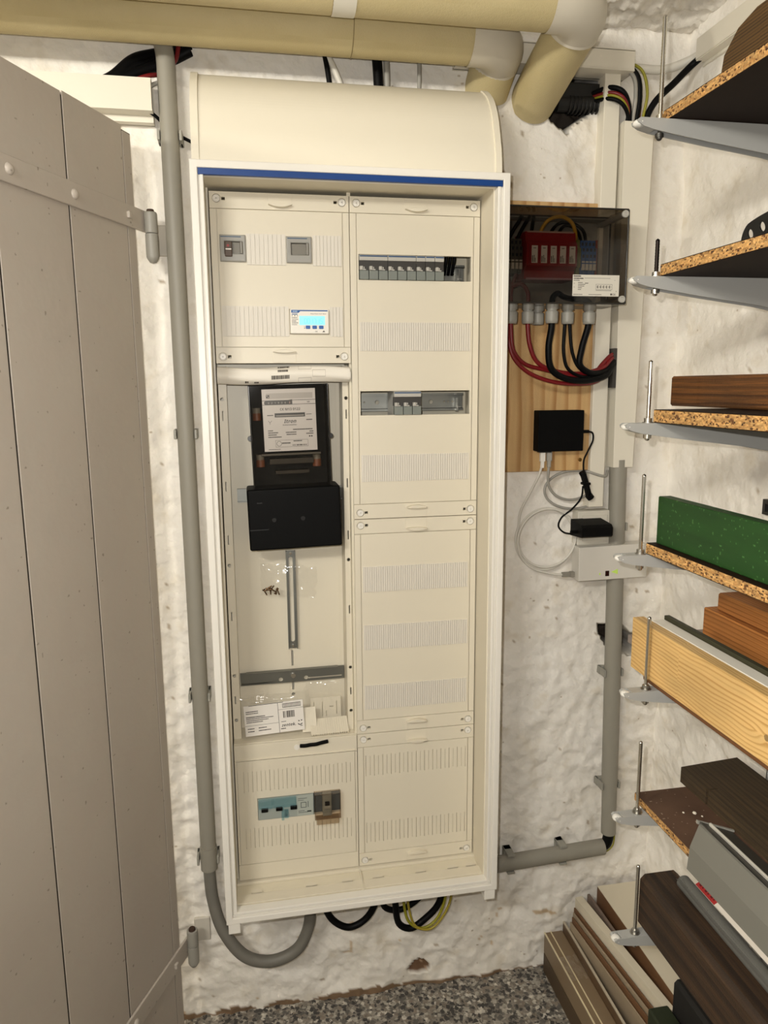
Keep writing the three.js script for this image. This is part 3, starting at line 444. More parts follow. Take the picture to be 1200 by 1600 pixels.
// crumpled clear film as a closed bag: at(u, v) -> [x, y, z, thickness]
function bagGeo(x0, x1, y0, y1, zc, thick, sk, sd, nx = 26, ny = 18) {
  const pos = [], idx = [];
  for (const s of [1, -1]) { const o = pos.length / 3;
    for (let j = 0; j <= ny; j++) for (let i = 0; i <= nx; i++) { const u = i / nx, v = j / ny, e = Math.pow(Math.sin(Math.PI * clamp(u, 0.001, 0.999)) * Math.sin(Math.PI * clamp(v, 0.001, 0.999)), 0.35), n = fbm(u * 7 + sd, v * 5 + sd, 3, sd) - 0.5, c = Math.abs(fbm(u * 9 + 4, v * 7 + sd, 2, sd + 5) - 0.5);
      pos.push(lerp(x0, x1, u) + sk * v + 0.006 * (fbm(v * 6, u * 2 + sd, 2, sd + 2) - 0.5) * (u < 0.05 || u > 0.95 ? 1.5 : 0.4), lerp(y0, y1, v) + 0.008 * (fbm(u * 6, sd, 2, sd + 3) - 0.5) * v, zc + s * (thick * e * (0.7 + 0.9 * n) + 0.003 * c) + 0.004 * n); }
    for (let j = 0; j < ny; j++) for (let i = 0; i < nx; i++) { const a = o + j * (nx + 1) + i, b = a + nx + 1; s > 0 ? idx.push(a, a + 1, b, b, a + 1, b + 1) : idx.push(a, b, a + 1, b, b + 1, a + 1); } }
  const g = new THREE.BufferGeometry(); g.setAttribute('position', new THREE.Float32BufferAttribute(pos, 3)); g.setAttribute('uv', new THREE.Float32BufferAttribute(new Float32Array(pos.length / 3 * 2), 2)); g.setIndex(idx); g.computeVertexNormals(); return g;
}
{
  const t = T('screw_bag', 'small clear bag of screws taped to the upright steel rail', 'bag');
  P('film', bagGeo(0.094, 0.207, 1.0, 1.066, 0.051, 0.007, -0.004, 3), film, t).rotation.z = 0; 
  const sc = [[0.103, 1.006, 0.6], [0.108, 1.012, 1.9], [0.113, 1.008, 0.2], [0.116, 1.016, 2.6], [0.121, 1.01, 1.1], [0.125, 1.012, 2.9], [0.129, 1.008, 0.4], [0.11, 1.018, 2.2]];
  for (const [x, y, a] of sc) { const s = P('screw', [cyl([0, -0.006, 0], [0, 0.006, 0], 0.0013, 8), cyl([0, 0.006, 0], [0, 0.008, 0], 0.003, 10)], metal(0x6a5038, 0.4), t); s.position.set(x, y, 0.051 + R(-0.002, 0.003)); s.rotation.z = a; }
  turn(t, 0.15, 1.035, 0.05, 0, 0, -0.11);
}
{
  const t = T('labelled_parts_bag', 'crumpled clear bag with white printed label on the ledge below the cross rail', 'bag');
  P('film', bagGeo(0.036, 0.186, 0.718, 0.80, 0.073, 0.017, 0.002, 8, 34, 22), film, t);
  const lb = P('label_sheet', bx(0.05, 0.17, 0.722, 0.785, 0.0885, 0.0893), std(0xdfdbd4, 0.6), t);
  P('label_print', card(0.0502, 0.1698, 0.7222, 0.7848, 0.0896), canvasMat(720, 380, (x, w, h) => {
    x.fillStyle = '#e6e1da'; x.fillRect(0, 0, w, h); x.fillStyle = '#2d2926'; x.fillRect(60, 0, 420, 6); x.fillRect(410, 0, 5, h); x.fillRect(0, 250, 410, 3); x.fillRect(410, 92, 310, 3);
    lines(x, '#2d2926', [[20, 70, 150, 12], [20, 94, 150, 10], [20, 138, 230, 12], [20, 160, 330, 10], [20, 182, 270, 10], [20, 204, 200, 10], [30, 284, 80, 12], [160, 282, 100, 12], [30, 318, 80, 12], [160, 316, 150, 12], [430, 330, 60, 12], [670, 322, 26, 9], [440, 244, 60, 8]]);
    x.strokeStyle = '#2d2926'; x.lineWidth = 3; x.strokeRect(470, 22, 220, 52); for (let i = 0; i < 12; i++) x.strokeRect(476 + i * 18, 28, 14, 40);
    for (let i = 0; i < 34; i++) if (hash(i, 7, 3) > 0.3) x.fillRect(470 + i * 4.2, 118, 3.4, 84);
    x.font = 'italic bold 50px sans-serif'; x.fillText('zentek.', 440, 312); x.lineWidth = 10; x.beginPath(); x.arc(668, 286, 26, 0.3, 2.8); x.stroke(); x.beginPath(); x.arc(656, 262, 8, 0, 6.3); x.arc(688, 258, 8, 0, 6.3); x.fill();
  }, 0.55), lb);
  turn(t, 0.11, 0.72, 0.075, -0.12, 0, 0.045);
}
function ribStrip(x0, w, h, n, tooth) { const gs = [plate(0, w, 0, h, 0, 0.0012)]; for (let i = 0; i < n; i++) { const a = i * w / n; gs.push(bx(a + 0.0004, a + w / n - 0.0004, 0.0004, h - 0.0004, 0.001, 0.0022)); if (tooth) gs.push(bx(a + 0.0012, a + w / n - 0.0012, -0.0022, 0.0004, 0, 0.004)); } return mg(gs); }
{
  const a = M('spare_blanking_strip', 'ribbed cream blanking strip with toothed edge lying on the ledge', 'strip', ribStrip(0, 0.078, 0.036, 17, true), cream); a.rotation.set(-0.95, 0, 0.02); a.position.set(0.182, 0.7165, 0.0995);
  const b = M('spare_blanking_strip', 'smooth cream strip leaning beside the labelled bag', 'strip', ribStrip(0, 0.03, 0.05, 4, false), cream); b.rotation.set(-0.28, -0.1, 0.03); b.position.set(0.1655, 0.717, 0.083);
  const c = T('spare_parts_bag', 'clear bag of cream slotted plates behind the ribbed strip', 'bag');
  P('film', bagGeo(0.172, 0.262, 0.722, 0.81, 0.046, 0.011, 0.004, 14, 26, 20), film, c);
  P('slotted_plate', plate(0.185, 0.25, 0.726, 0.775, 0.045, 0.0475, [[0.192, 0.1935, 0.75, 0.765], [0.21, 0.2115, 0.732, 0.765], [0.226, 0.234, 0.752, 0.754], [0.24, 0.2415, 0.735, 0.765], [0.218, 0.2195, 0.732, 0.745]]), cream, c);
}

// ---------------------------------------------------------------- curved cover above the cabinet
{
  const t = T('cable_cover', 'wide cream curved cover plate between cabinet top and pipes', 'cover');
  const prof = [[0.157, 1.7902], [0.155, 1.82], [0.151, 1.843], [0.142, 1.872], [0.13, 1.904], [0.114, 1.93], [0.098, 1.947], [0.072, 1.966], [0.058, 1.973]];
  const c = new THREE.CatmullRomCurve3(prof.map(([z, y]) => V(0, y, z))).getPoints(40), inner = c.map((p, i) => { const q = c[Math.min(i + 1, 40)].clone().sub(c[Math.max(i - 1, 0)]).normalize(); return [p.z - q.y * 0.002, p.y + q.z * 0.002]; });
  P('sheet', exX([...c.map(p => [p.z, p.y]), ...inner.reverse()], 0.014, 0.539), coverWhite, t);
  const outer = c.map((p, i) => { const q = c[Math.min(i + 1, 40)].clone().sub(c[Math.max(i - 1, 0)]).normalize(); return [p.z + q.y * 0.003, p.y - q.z * 0.003]; });
  for (const [a, b] of [[0.002, 0.0145], [0.5385, 0.5495]]) P('edge_trim', exX([...outer, [0.05, 1.97], [0.004, 1.95], [0.004, 1.7902]], a, b), coverWhite, t);
}
// ---------------------------------------------------------------- insulated pipes under the ceiling
function bend(cx, cy, cz, r, rad, from, to, n = 20) { return [...Array(n + 1)].map((_, i) => { const a = lerp(from, to, i / n); return [cx + rad * Math.sin(a), cy, cz + rad * Math.cos(a)]; }); }
function insulatedPipe(label, y, z, r, xe, yEnd, collar) {
  const t = T('insulated_pipe', label, 'pipe', 'insulated pipes under the ceiling'), b = r * 1.12;
  P('jacket', cyl([-2.2, y, z], [xe - b - 0.018, y, z], r, 40, r), foamTan, t, 'x');
  const el = [[xe - b - 0.022, y, z], ...[...Array(9)].map((_, i) => { const a = i / 8 * Math.PI / 2; return [xe - b + b * Math.sin(a), y - (1 - Math.cos(a)) * 0.006, z - b + b * Math.cos(a)]; }), [xe, y - 0.012, z - b - 0.012]];
  P('elbow', tube(el, r * 1.03, 40, 32), elbowWhite, t);
  P('wall_leg', cyl([xe, y - 0.006, z - b - 0.004], [xe - 0.004, yEnd, -0.012], r, 40, r), foamTan, t, 'z');
  for (const x of [xe - b - 0.02, ...collar.map(c => c[0])]) P('seam', new THREE.TorusGeometry(r * 1.01, 0.0008, 6, 44).rotateY(Math.PI / 2).translate(x, y, z), std(0x8d7d58, 0.7), t);
  for (const [x, w] of collar) if (w) P('tape_collar', cyl([x, y, z], [x + w, y, z], r * 1.025, 40), tapeWhite, t);
}
insulatedPipe('upper tan insulated pipe, nearer the viewer, its white elbow turning to the wall', 2.055, 0.235, 0.046, 0.672, 1.985, [[0.235, 0.037], [-0.9, 0]]);
insulatedPipe('lower tan insulated pipe running close above the curved cover', 2.05, 0.095, 0.045, 0.575, 2.0, [[0.285, 0]]);

// ---------------------------------------------------------------- left conduit, hose, duct and cables
function uClip(t, x, y, r, z = 0.03, across = true, mat = clipGrey) {   // snap clip around an upright (or level) conduit
  const g = across ? [bx(x - r - 0.006, x + r + 0.006, y - 0.009, y + 0.009, -0.006, z - r + 0.003), bx(x - r - 0.0055, x - r - 0.0005, y - 0.009, y + 0.009, -0.006, z + 0.008, 0.0012), bx(x + r + 0.0005, x + r + 0.0055, y - 0.009, y + 0.009, -0.006, z + 0.008, 0.0012)]
    : [bx(x - 0.009, x + 0.009, y - r - 0.006, y + r + 0.006, -0.006, z - r + 0.003), bx(x - 0.009, x + 0.009, y + r + 0.0005, y + r + 0.006, -0.006, z + 0.01, 0.0012), bx(x - 0.009, x + 0.009, y - r - 0.006, y - r - 0.0005, -0.006, z + 0.01, 0.0012)];
  P('clip', g, mat, t);
}
{
  const t = T('grey_conduit', 'long grey plastic conduit running up the wall left of the cabinet', 'conduit');
  P('pipe', cyl([-0.0405, 0.42, 0.03], [-0.0425, 1.985, 0.03], 0.0165, 24), pipeGrey, t);
  P('upper_bend', tube([[-0.0425, 1.975, 0.03], [-0.0425, 2.0, 0.03], [-0.046, 2.03, 0.03], [-0.056, 2.06, 0.03], [-0.075, 2.09, 0.03]], 0.0165, 24, 20), pipeGrey, t);
  P('sleeve', cyl([-0.0405, 0.398, 0.03], [-0.0405, 0.45, 0.03], 0.0178, 24), pipeGrey, t);
  for (const y of [1.876, 1.333, 0.79, 0.42]) uClip(t, -0.042, y, y === 0.42 ? 0.0178 : 0.0165);
  const h = M('grey_hose', 'dark grey flexible hose looping from conduit up into the cabinet bottom', 'hose', tube([[-0.0405, 0.42, 0.03], [-0.0405, 0.385, 0.031], [-0.036, 0.33, 0.04], [-0.016, 0.262, 0.055], [0.03, 0.2, 0.066], [0.085, 0.182, 0.068], [0.14, 0.2, 0.066], [0.167, 0.25, 0.064], [0.173, 0.31, 0.062], [0.174, 0.398, 0.06]], 0.0128, 90, 16), hoseGrey);
}
{
  const t = T('wall_duct', 'white cable duct on the wall above the grey door', 'cable duct');
  P('lid', [bx(-1.4, -0.0685, 1.913, 1.963, 0.047, 0.05, 0.001), bx(-1.4, -0.0685, 1.911, 1.914, 0.012, 0.05), bx(-1.4, -0.0685, 1.962, 1.965, 0.012, 0.05)], ductWhite, t);
  P('base', [bx(-1.4, -0.07, 1.9, 1.965, -0.006, 0.003), bx(-1.4, -0.07, 1.9, 1.9115, 0, 0.02)], ductWhite, t);
  M('thin_black_cable', 'thin black cable sloping from white duct end to the curved cover', 'cable', tube([[-0.12, 1.925, 0.03], [-0.072, 1.913, 0.03], [-0.045, 1.895, 0.008], [0.0, 1.872, 0.008], [0.04, 1.86, 0.01]], 0.0032, 30, 8), blackCable);
  const g = 'cables leaving the white duct above the door';
  [[1.985, 0.004], [1.996, -0.004], [2.008, -0.006]].forEach(([y, z], i) => M('thick_black_cable', ['lowest', 'middle', 'topmost'][i] + ' of the thick black cables fanning from the white duct behind the conduit', 'cable', tube([[-0.19, 1.945, 0.03], [-0.14, 1.962 + i * 0.004, 0.022], [-0.1, y, Math.max(z, 0) + 0.008], [-0.05, y + 0.024, z - 0.006], [0.0, y + 0.05, z - 0.006]], 0.0105, 30, 12), blackCable, g));
  M('red_cable', 'red cable below the thick black ones behind the conduit', 'cable', tube([[-0.15, 1.945, 0.036], [-0.105, 1.96, 0.04], [-0.075, 1.972, 0.038], [-0.05, 1.988, 0.012], [-0.026, 2.012, 0.012], [-0.018, 2.05, 0.012]], 0.004, 30, 8), redCable, g);
  M('grey_cable', 'grey cable below the red one at the white duct end', 'cable', tube([[-0.14, 1.935, 0.03], [-0.09, 1.948, 0.034], [-0.065, 1.962, 0.03], [-0.04, 1.982, 0.01], [-0.034, 2.05, 0.01]], 0.004, 30, 8), greyCable, g);
}
// cables dropping behind the curved cover
[['thick_black_cable', 'thick black cable dropping behind the middle of the curved cover', 0.345, 0.0095, blackCable, -0.004], ['white_cable', 'white cable slanting behind the curved cover, left of the black one', 0.265, 0.006, whiteCable, -0.03], ['grey_cable', 'grey cable dropping behind the cover just right of the thick black one', 0.362, 0.006, greyCable, -0.002], ['thin_grey_cable', 'thin grey cable dropping behind the cover left of the pipe elbow', 0.425, 0.0042, greyCable, 0.0], ['thin_black_cable', 'thin black cable end hanging above the cover, far left of the others', 0.25, 0.005, blackCable, -0.01]].forEach(([n, l, x, r, m, s]) => M(n, l, 'cable', tube([[x + s * 1.8, 2.13, 0.03], [x + s, 2.06, 0.03], [x, 2.0, 0.032], [x - s * 0.5, 1.96, 0.03], [x - s * 0.5, 1.88, 0.03]], r, 24, 10), m, 'cables behind the curved cover'));

// ---------------------------------------------------------------- ducts and cables at the top right
{
  const t = T('narrow_duct', 'narrow white cable duct running up beside the wooden board', 'cable duct');
  P('lid', bx(0.8055, 0.8395, 1.157, 2.05, 0.006, 0.031, 0.0015), ductWhite, t); P('base', bx(0.808, 0.8445, 1.155, 2.05, -0.006, 0.012), ductWhite, t);
  const b = T('wide_duct', 'wide white upright cable duct with cables entering its open top', 'cable duct');
  const trap = (e, y0, y1) => [[0.8535 - e, y0], [0.8995 + e, y0], [0.9105 + e, y1], [0.8455 - e, y1]];
  P('lid', [ex(poly(trap(0, 1.244, 1.944)), 0.0395, 0.042, 0.0006), exZ([[0.8535, 1.244], [0.856, 1.244], [0.848, 1.944], [0.8455, 1.944]], 0.006, 0.041), exZ([[0.897, 1.244], [0.8995, 1.244], [0.9105, 1.944], [0.908, 1.944]], 0.006, 0.041)], ductWhite, b);
  P('base', exZ(trap(0.003, 1.238, 1.95), -0.006, 0.008), ductWhite, b);
  P('cable_entry_notch', bx(0.8425, 0.8505, 1.415, 1.497, 0.004, 0.0435), std(0x3c3935, 0.6), b);
}
{
  const t = T('ceiling_duct', 'short white duct running level behind the pipe elbows', 'cable duct');
  P('channel', [bx(0.5, 0.858, 2.033, 2.036, 0, 0.05), bx(0.5, 0.858, 2.069, 2.072, 0, 0.05), bx(0.5, 0.858, 2.034, 2.071, 0.047, 0.05, 0.001), bx(0.5, 0.858, 2.033, 2.072, -0.006, 0.003)], ductWhite, t);
  M('corner_cable', 'thick off-white sheathed cable bending from the level duct into the corner', 'cable', tube([[0.82, 2.05, 0.025], [0.88, 2.05, 0.022], [0.94, 2.053, 0.02], [0.985, 2.066, 0.04], [1.0, 2.074, 0.09]], 0.0085, 30, 12), whiteCable);
  const g = 'cables dropping into the wide duct';
  M('duct_cable', 'thick black cable curving from the level duct down into the wide duct', 'cable', tube([[0.82, 2.046, 0.03], [0.852, 2.046, 0.032], [0.872, 2.03, 0.034], [0.88, 1.995, 0.032], [0.879, 1.95, 0.026], [0.878, 1.9, 0.024]], 0.0062, 40, 10), blackCable, g);
  M('duct_cable', 'grey cable curving left of the thick black one into the wide duct', 'cable', tube([[0.82, 2.04, 0.03], [0.848, 2.04, 0.036], [0.864, 2.025, 0.038], [0.87, 1.99, 0.036], [0.869, 1.95, 0.03], [0.868, 1.9, 0.028]], 0.0042, 40, 8), greyCable, g);
  M('duct_cable', 'yellow-green earth wire bowing outwards from level duct to wide duct', 'cable', tube([[0.82, 2.052, 0.03], [0.856, 2.053, 0.034], [0.882, 2.04, 0.036], [0.896, 2.0, 0.034], [0.893, 1.955, 0.026], [0.888, 1.9, 0.024]], 0.003, 40, 8), yellowGreen, g);
  M('duct_cable', 'dark red cable beside the black one at the top of the wide duct', 'cable', tube([[0.872, 2.03, 0.03], [0.884, 1.995, 0.028], [0.885, 1.95, 0.024], [0.884, 1.9, 0.022]], 0.0035, 30, 8), redCable, g);
  M('duct_cable', 'thick black cable rising from the wide duct to the corner duct on the right wall', 'cable', tube([[0.9, 1.9, 0.022], [0.9, 1.95, 0.024], [0.915, 1.985, 0.03], [0.95, 2.02, 0.04], [0.985, 2.055, 0.05], [1.0, 2.068, 0.09]], 0.0068, 40, 10), blackCable, g);
  const r = T('right_wall_duct', 'white cable duct along the right wall under the ceiling', 'cable duct');
  P('lid', [bx(0.982, 0.985, 2.057, 2.096, 0.06, 2.5, 0.001), bx(0.984, 1.024, 2.055, 2.059, 0.06, 2.5), bx(0.984, 1.024, 2.093, 2.097, 0.06, 2.5)], ductWhite, r);
  P('base', bx(1.004, 1.03, 2.05, 2.1, 0.05, 2.5), ductWhite, r);
  // what sits in the broken hole
  const j = T('hole_junction', 'black ribbed conduit bundle inside the broken hole in the wall', 'conduit');
  P('box', bx(0.72, 0.826, 1.99, 2.024, -0.05, 0.006, 0.004), std(0x0b0b0b, 0.6), j);
  for (let i = 0; i < 9; i++) P('rib', new THREE.TorusGeometry(0.017, 0.0022, 6, 20).rotateY(Math.PI / 2).translate(0.745 + i * 0.0085, 1.986, -0.008), std(0x121110, 0.5), j);
  P('corrugated_core', cyl([0.72, 1.986, -0.008], [0.826, 1.99, -0.004], 0.016, 20), std(0x0b0b0b, 0.6), j);
  const q = 'wires from the broken hole to the wide duct';
  [['hole_wire', 'upper black wire arching from the broken hole to the wide duct', 0.0052, blackCable, 0.010], ['hole_wire', 'dark red wire arching from the broken hole', 0.0036, redCable, 0.0], ['hole_wire', 'yellow-green wire arching from the broken hole', 0.0028, yellowGreen, -0.006], ['hole_wire', 'lower black wire arching from the broken hole', 0.004, blackCable, -0.013]].forEach(([n, l, r, m, d], i) => M(n, l, 'wire', tube([[0.79, 1.998 + d * 0.6, 0.0], [0.818, 1.998 + d, 0.03 + i * 0.002], [0.838, 1.988 + d, 0.042], [0.855, 1.968 + d, 0.036], [0.863 - i * 0.003, 1.935, 0.028], [0.864, 1.88, 0.024]], r, 40, 8), m, q));
}
// ---------------------------------------------------------------- wooden board with the clear-lidded junction box
{
  const t = M('mounting_board', 'pine board on the wall behind the clear-lidded junction box', 'board', bx(0.552, 0.806, 1.238, 1.79, -0.004, 0.02, 0.0015), boardPine, undefined, 'y');
  const s = M('board_screw', 'brass screw head near the lower corner of the pine board', 'screw', [cyl([0.786, 1.261, 0.019], [0.786, 1.261, 0.0215], 0.0042, 16), new THREE.TorusGeometry(0.0034, 0.0008, 6, 16).translate(0.786, 1.261, 0.0215)], metal(0x8a6a3a, 0.4));
}
{
  const X0 = 0.567, X1 = 0.817, Y0 = 1.578, Y1 = 1.754, Z0 = 0.02, ZM = 0.055, Z1 = 0.13, e = 0.003;
  const t = T('junction_box', 'grey junction box with smoked clear lid on the pine board', 'junction box'), gp = std(0xa09f99, 0.5);
  P('base_tray', [bx(X0 + 0.004, X1 - 0.004, Y0 + 0.004, Y1 - 0.004, Z0, Z0 + e), bx(X0, X0 + e, Y0, Y1, Z0, ZM), bx(X1 - e, X1, Y0, Y1, Z0, ZM), bx(X0, X1, Y0, Y0 + e, Z0, ZM + 0.03), bx(X0, X1, Y1 - e, Y1, Z0, ZM)], gp, t);
  const lm = pane(0xa49d94, 0.06), q = (w, h) => new THREE.PlaneGeometry(w, h);
  const lid = P('clear_lid', [card(X0, X1, Y0, Y1, Z1), q(Z1 - ZM, Y1 - Y0).rotateY(Math.PI / 2).translate(X1, (Y0 + Y1) / 2, (Z1 + ZM) / 2), q(X1 - X0, Z1 - ZM).rotateX(-Math.PI / 2).translate((X0 + X1) / 2, Y1, (Z1 + ZM) / 2), q(X1 - X0, Z1 - ZM - 0.03).rotateX(Math.PI / 2).translate((X0 + X1) / 2, Y0, (Z1 + ZM + 0.03) / 2)], lm, t);
  const edge = std(0x2c2925, 0.25), r = 0.0016;
  P('lid_edge', [bx(X0, X1, Y1 - r, Y1 + r, Z1 - r, Z1 + r, 0.001), bx(X0, X1, Y0 - r, Y0 + r, Z1 - r, Z1 + r, 0.001), bx(X1 - r, X1 + r, Y0, Y1, Z1 - r, Z1 + r, 0.001), bx(X1 - r, X1 + r, Y0, Y1, ZM - r, ZM + r), bx(X0, X1, Y1 - r, Y1 + r, ZM - r, ZM + r)], edge, lid);
  for (const y of [Y0 + 0.0085, Y1 - 0.0085]) { P('lid_screw', [cyl([X1 - 0.008, y, Z1 - 0.002], [X1 - 0.008, y, Z1 + 0.004], 0.0066, 20), new THREE.TorusGeometry(0.0045, 0.001, 6, 20).translate(X1 - 0.008, y, Z1 + 0.004)], std(0xb5b2aa, 0.4), lid); P('screw_pillar', cyl([X1 - 0.008, y, Z0], [X1 - 0.008, y, Z1 - 0.002], 0.006, 16), gp, t); }
  P('tray_screw', cyl([X1 - 0.036, Y1 - 0.036, Z0 + e], [X1 - 0.036, Y1 - 0.036, Z0 + 0.007], 0.006, 18), std(0xb5b2aa, 0.4), t);
  P('inner_rail', [bx(X0 + 0.006, X1 - 0.02, 1.652, 1.687, 0.026, 0.031)], galv, t);
  P('type_label', card(0.7055, 0.8025, 1.5915, 1.6315, Z1 + 0.0012), canvasMat(720, 300, (x, w, h) => {
    x.fillStyle = '#d9d4c8'; x.fillRect(0, 0, w, h); x.fillStyle = '#24211f'; lines(x, '#24211f', [[16, 12, 110, 18], [16, 44, 150, 16], [16, 74, 90, 10]]); x.fillRect(180, 44, 400, 4);
    lines(x, '#4a453f', [[84, 106, 70, 10], [84, 130, 110, 10], [84, 154, 96, 10], [84, 178, 60, 10], [84, 202, 50, 10], [20, 118, 14, 6], [20, 170, 14, 6], [190, 112, 50, 12]]); x.lineWidth = 3; x.strokeStyle = '#3a3632'; x.strokeRect(360, 130, 250, 74); for (let i = 0; i < 5; i++) { x.fillRect(378 + i * 46, 148, 14, 38); x.beginPath(); x.arc(392 + i * 46, 167, 17, -1.5, 1.5); x.stroke(); }
    lines(x, '#4a453f', [[360, 214, 240, 7], [250, 272, 200, 8], [16, 272, 140, 9]]); x.font = 'bold 40px sans-serif'; x.fillText('C\u20ac', 620, 286); x.font = 'bold 34px sans-serif'; x.fillText('~', 640, 84); x.fillText('\u00d7', 668, 240); x.fillRect(588, 258, 26, 26);
  }), t);
  const gx = [[0.599, 0.085], [0.634, 0.085], [0.664, 0.062], [0.678, 0.1], [0.718, 0.085], [0.764, 0.085]];
  for (const [x, z] of gx) { const y = Y0; P('cable_gland', [cyl([x, y - 0.009, z], [x, y + 0.001, z], 0.0125, 6), cyl([x, y - 0.0125, z], [x, y - 0.008, z], 0.0095, 20), new THREE.LatheGeometry([[0.0075, -0.036], [0.0115, -0.0355], [0.0125, -0.03], [0.0128, -0.014], [0.011, -0.012]].map(p => V2(...p)), 12).translate(x, y, z)], lightGreyPl, t); }
  // contents
  const sp = T('surge_protector', 'red five-module surge protector inside the junction box', 'surge protector');
  P('body', exX([[0.031, 1.628], [0.088, 1.628], [0.088, 1.644], [0.1, 1.652], [0.1, 1.692], [0.092, 1.7], [0.088, 1.717], [0.031, 1.717]], 0.623, 0.727), redPl, sp);
  P('top_edge', bx(0.627, 0.724, 1.7155, 1.7185, 0.06, 0.0885), std(0xb99a90, 0.5), sp); P('lower_edge', bx(0.627, 0.723, 1.627, 1.6305, 0.086, 0.0895), std(0xb0808a, 0.5), sp);
  for (let i = 0; i < 5; i++) { const a = 0.6325 + i * 0.0195; P('module_seam', bx(a - 0.0042, a - 0.0036, 1.653, 1.691, 0.0995, 0.1006), std(0x5e0a10, 0.5), sp); P('module_label', card(a, a + 0.0125, 1.6565, 1.689, 0.1008), canvasMat(96, 250, (x, w, h) => { x.fillStyle = '#e6e2dc'; x.fillRect(0, 0, w, h); x.save(); x.translate(26, 236); x.rotate(-Math.PI / 2); lines(x, '#2b2826', [[0, -18, 90, 16], [0, 10, 100, 12], [0, 30, 60, 10]]); x.restore(); x.fillStyle = '#55504a'; x.fillRect(26, 30, 44, 10); }), sp); P('terminal_screw', cyl([a + 0.006, 1.709, 0.087], [a + 0.006, 1.709, 0.0895], 0.0028, 12), std(0x3a080c, 0.5), sp); }
  const block = (n, label, x, m, gr, tag) => { const b = T(n, label, 'terminal', gr); P('housing', [bx(x, x + 0.0075, 1.64, 1.705, 0.031, 0.078, 0.0006), bx(x, x + 0.0075, 1.652, 1.69, 0.07, 0.084, 0.0006)], m, b); for (const y of [1.698, 1.686, 1.674]) P('wire_port', bx(x + 0.0018, x + 0.0057, y - 0.003, y + 0.003, y > 1.69 ? 0.0775 : 0.0835, y > 1.69 ? 0.0786 : 0.0846), std(0x0d1a2a, 0.5), b); P('marker', [bx(x + 0.0008, x + 0.0067, 1.647, 1.659, 0.083, 0.0855), bx(x + 0.0008, x + 0.0067, 1.6615, 1.6645, 0.083, 0.0852)], white, b); };
  for (let i = 0; i < 4; i++) block('blue_terminal', ['first blue terminal block, nearest the red surge protector', 'second blue terminal block from the red surge protector', 'third blue terminal block from the red surge protector', 'fourth blue terminal block, beside the orange end plate'][i], 0.744 + i * 0.0079, bluePl, 'blue terminals in the junction box');
  for (let i = 0; i < 4; i++) block('grey_terminal', ['first grey terminal block, farthest left in the junction box', 'second grey terminal block from the left in the junction box', 'third grey terminal block from the left in the junction box', 'fourth grey terminal block, touching the red surge protector'][i], 0.5885 + i * 0.0082, std(0x57564f, 0.5), 'grey terminals in the junction box');
  M('end_plate', 'orange-red end plate right of the blue terminals', 'end plate', [bx(0.7762, 0.779, 1.638, 1.706, 0.031, 0.08), bx(0.779, 0.789, 1.65, 1.688, 0.031, 0.042)], std(0x9c3a22, 0.5));
  M('earth_terminal', 'yellow-green earth terminal between red protector and blue blocks', 'terminal', [bx(0.7345, 0.7425, 1.638, 1.706, 0.031, 0.078, 0.0006), bx(0.7345, 0.7425, 1.652, 1.69, 0.07, 0.084, 0.0006)], std(0x7b7f22, 0.5));
  const w = (l, pts, r, m) => M('box_wire', l, 'wire', tube(pts, r, 36, 10), m, 'wires inside the junction box');
  w('thick yellow wire arching over the red surge protector', [[0.662, 1.705, 0.066], [0.664, 1.725, 0.07], [0.676, 1.742, 0.076], [0.7, 1.748, 0.08], [0.722, 1.738, 0.08], [0.733, 1.718, 0.076], [0.7375, 1.69, 0.07]], 0.0036, yellowCable);
  w('outer black wire arching from protector to blue terminals', [[0.683, 1.705, 0.062], [0.69, 1.726, 0.06], [0.708, 1.741, 0.056], [0.735, 1.742, 0.054], [0.758, 1.728, 0.056], [0.7655, 1.69, 0.06]], 0.0033, blackCable);
  w('inner black wire arching from protector to blue terminals', [[0.699, 1.705, 0.062], [0.706, 1.724, 0.06], [0.722, 1.738, 0.05], [0.738, 1.736, 0.05], [0.75, 1.722, 0.054], [0.7555, 1.69, 0.06]], 0.0033, blackCable);
  w('slanting black wire left above the grey terminals', [[0.595, 1.69, 0.06], [0.602, 1.715, 0.066], [0.617, 1.74, 0.07], [0.622, 1.75, 0.07]], 0.0036, blackCable);
  w('second slanting black wire above the grey terminals', [[0.61, 1.69, 0.06], [0.618, 1.715, 0.07], [0.632, 1.74, 0.072], [0.638, 1.749, 0.072]], 0.0036, blackCable);
  w('upright black wire entering the red surge protector', [[0.643, 1.7, 0.068], [0.643, 1.72, 0.07], [0.645, 1.738, 0.07], [0.648, 1.75, 0.068]], 0.0033, blackCable);
  w('red wire bending down to its gland in the box corner', [[0.598, 1.64, 0.062], [0.6, 1.615, 0.08], [0.616, 1.618, 0.09], [0.63, 1.605, 0.088], [0.634, 1.57, 0.085]], 0.0042, redCable);
  w('red wire dropping from the grey terminals', [[0.618, 1.645, 0.062], [0.606, 1.626, 0.078], [0.598, 1.6, 0.084], [0.599, 1.57, 0.085]], 0.0042, redCable);
  w('thick black wire lying along the bottom of the junction box', [[0.678, 1.57, 0.1], [0.679, 1.592, 0.1], [0.688, 1.6, 0.098], [0.71, 1.596, 0.08], [0.74, 1.594, 0.06], [0.764, 1.588, 0.078], [0.764, 1.57, 0.085]], 0.0055, blackCable);
  // cables from the glands to the wide duct
  const c = (l, pts, r, m) => M('gland_cable', l, 'cable', tube(pts, r, 60, 10), m, 'cables under the junction box');
  const end = (d, k = 0) => [[0.815, 1.452 + d, 0.05 + k], [0.836, 1.468 + d, 0.042 + k * 0.4], [0.857, 1.482 + d * 0.4, 0.028], [0.868, 1.49 + d * 0.3, 0.022]];
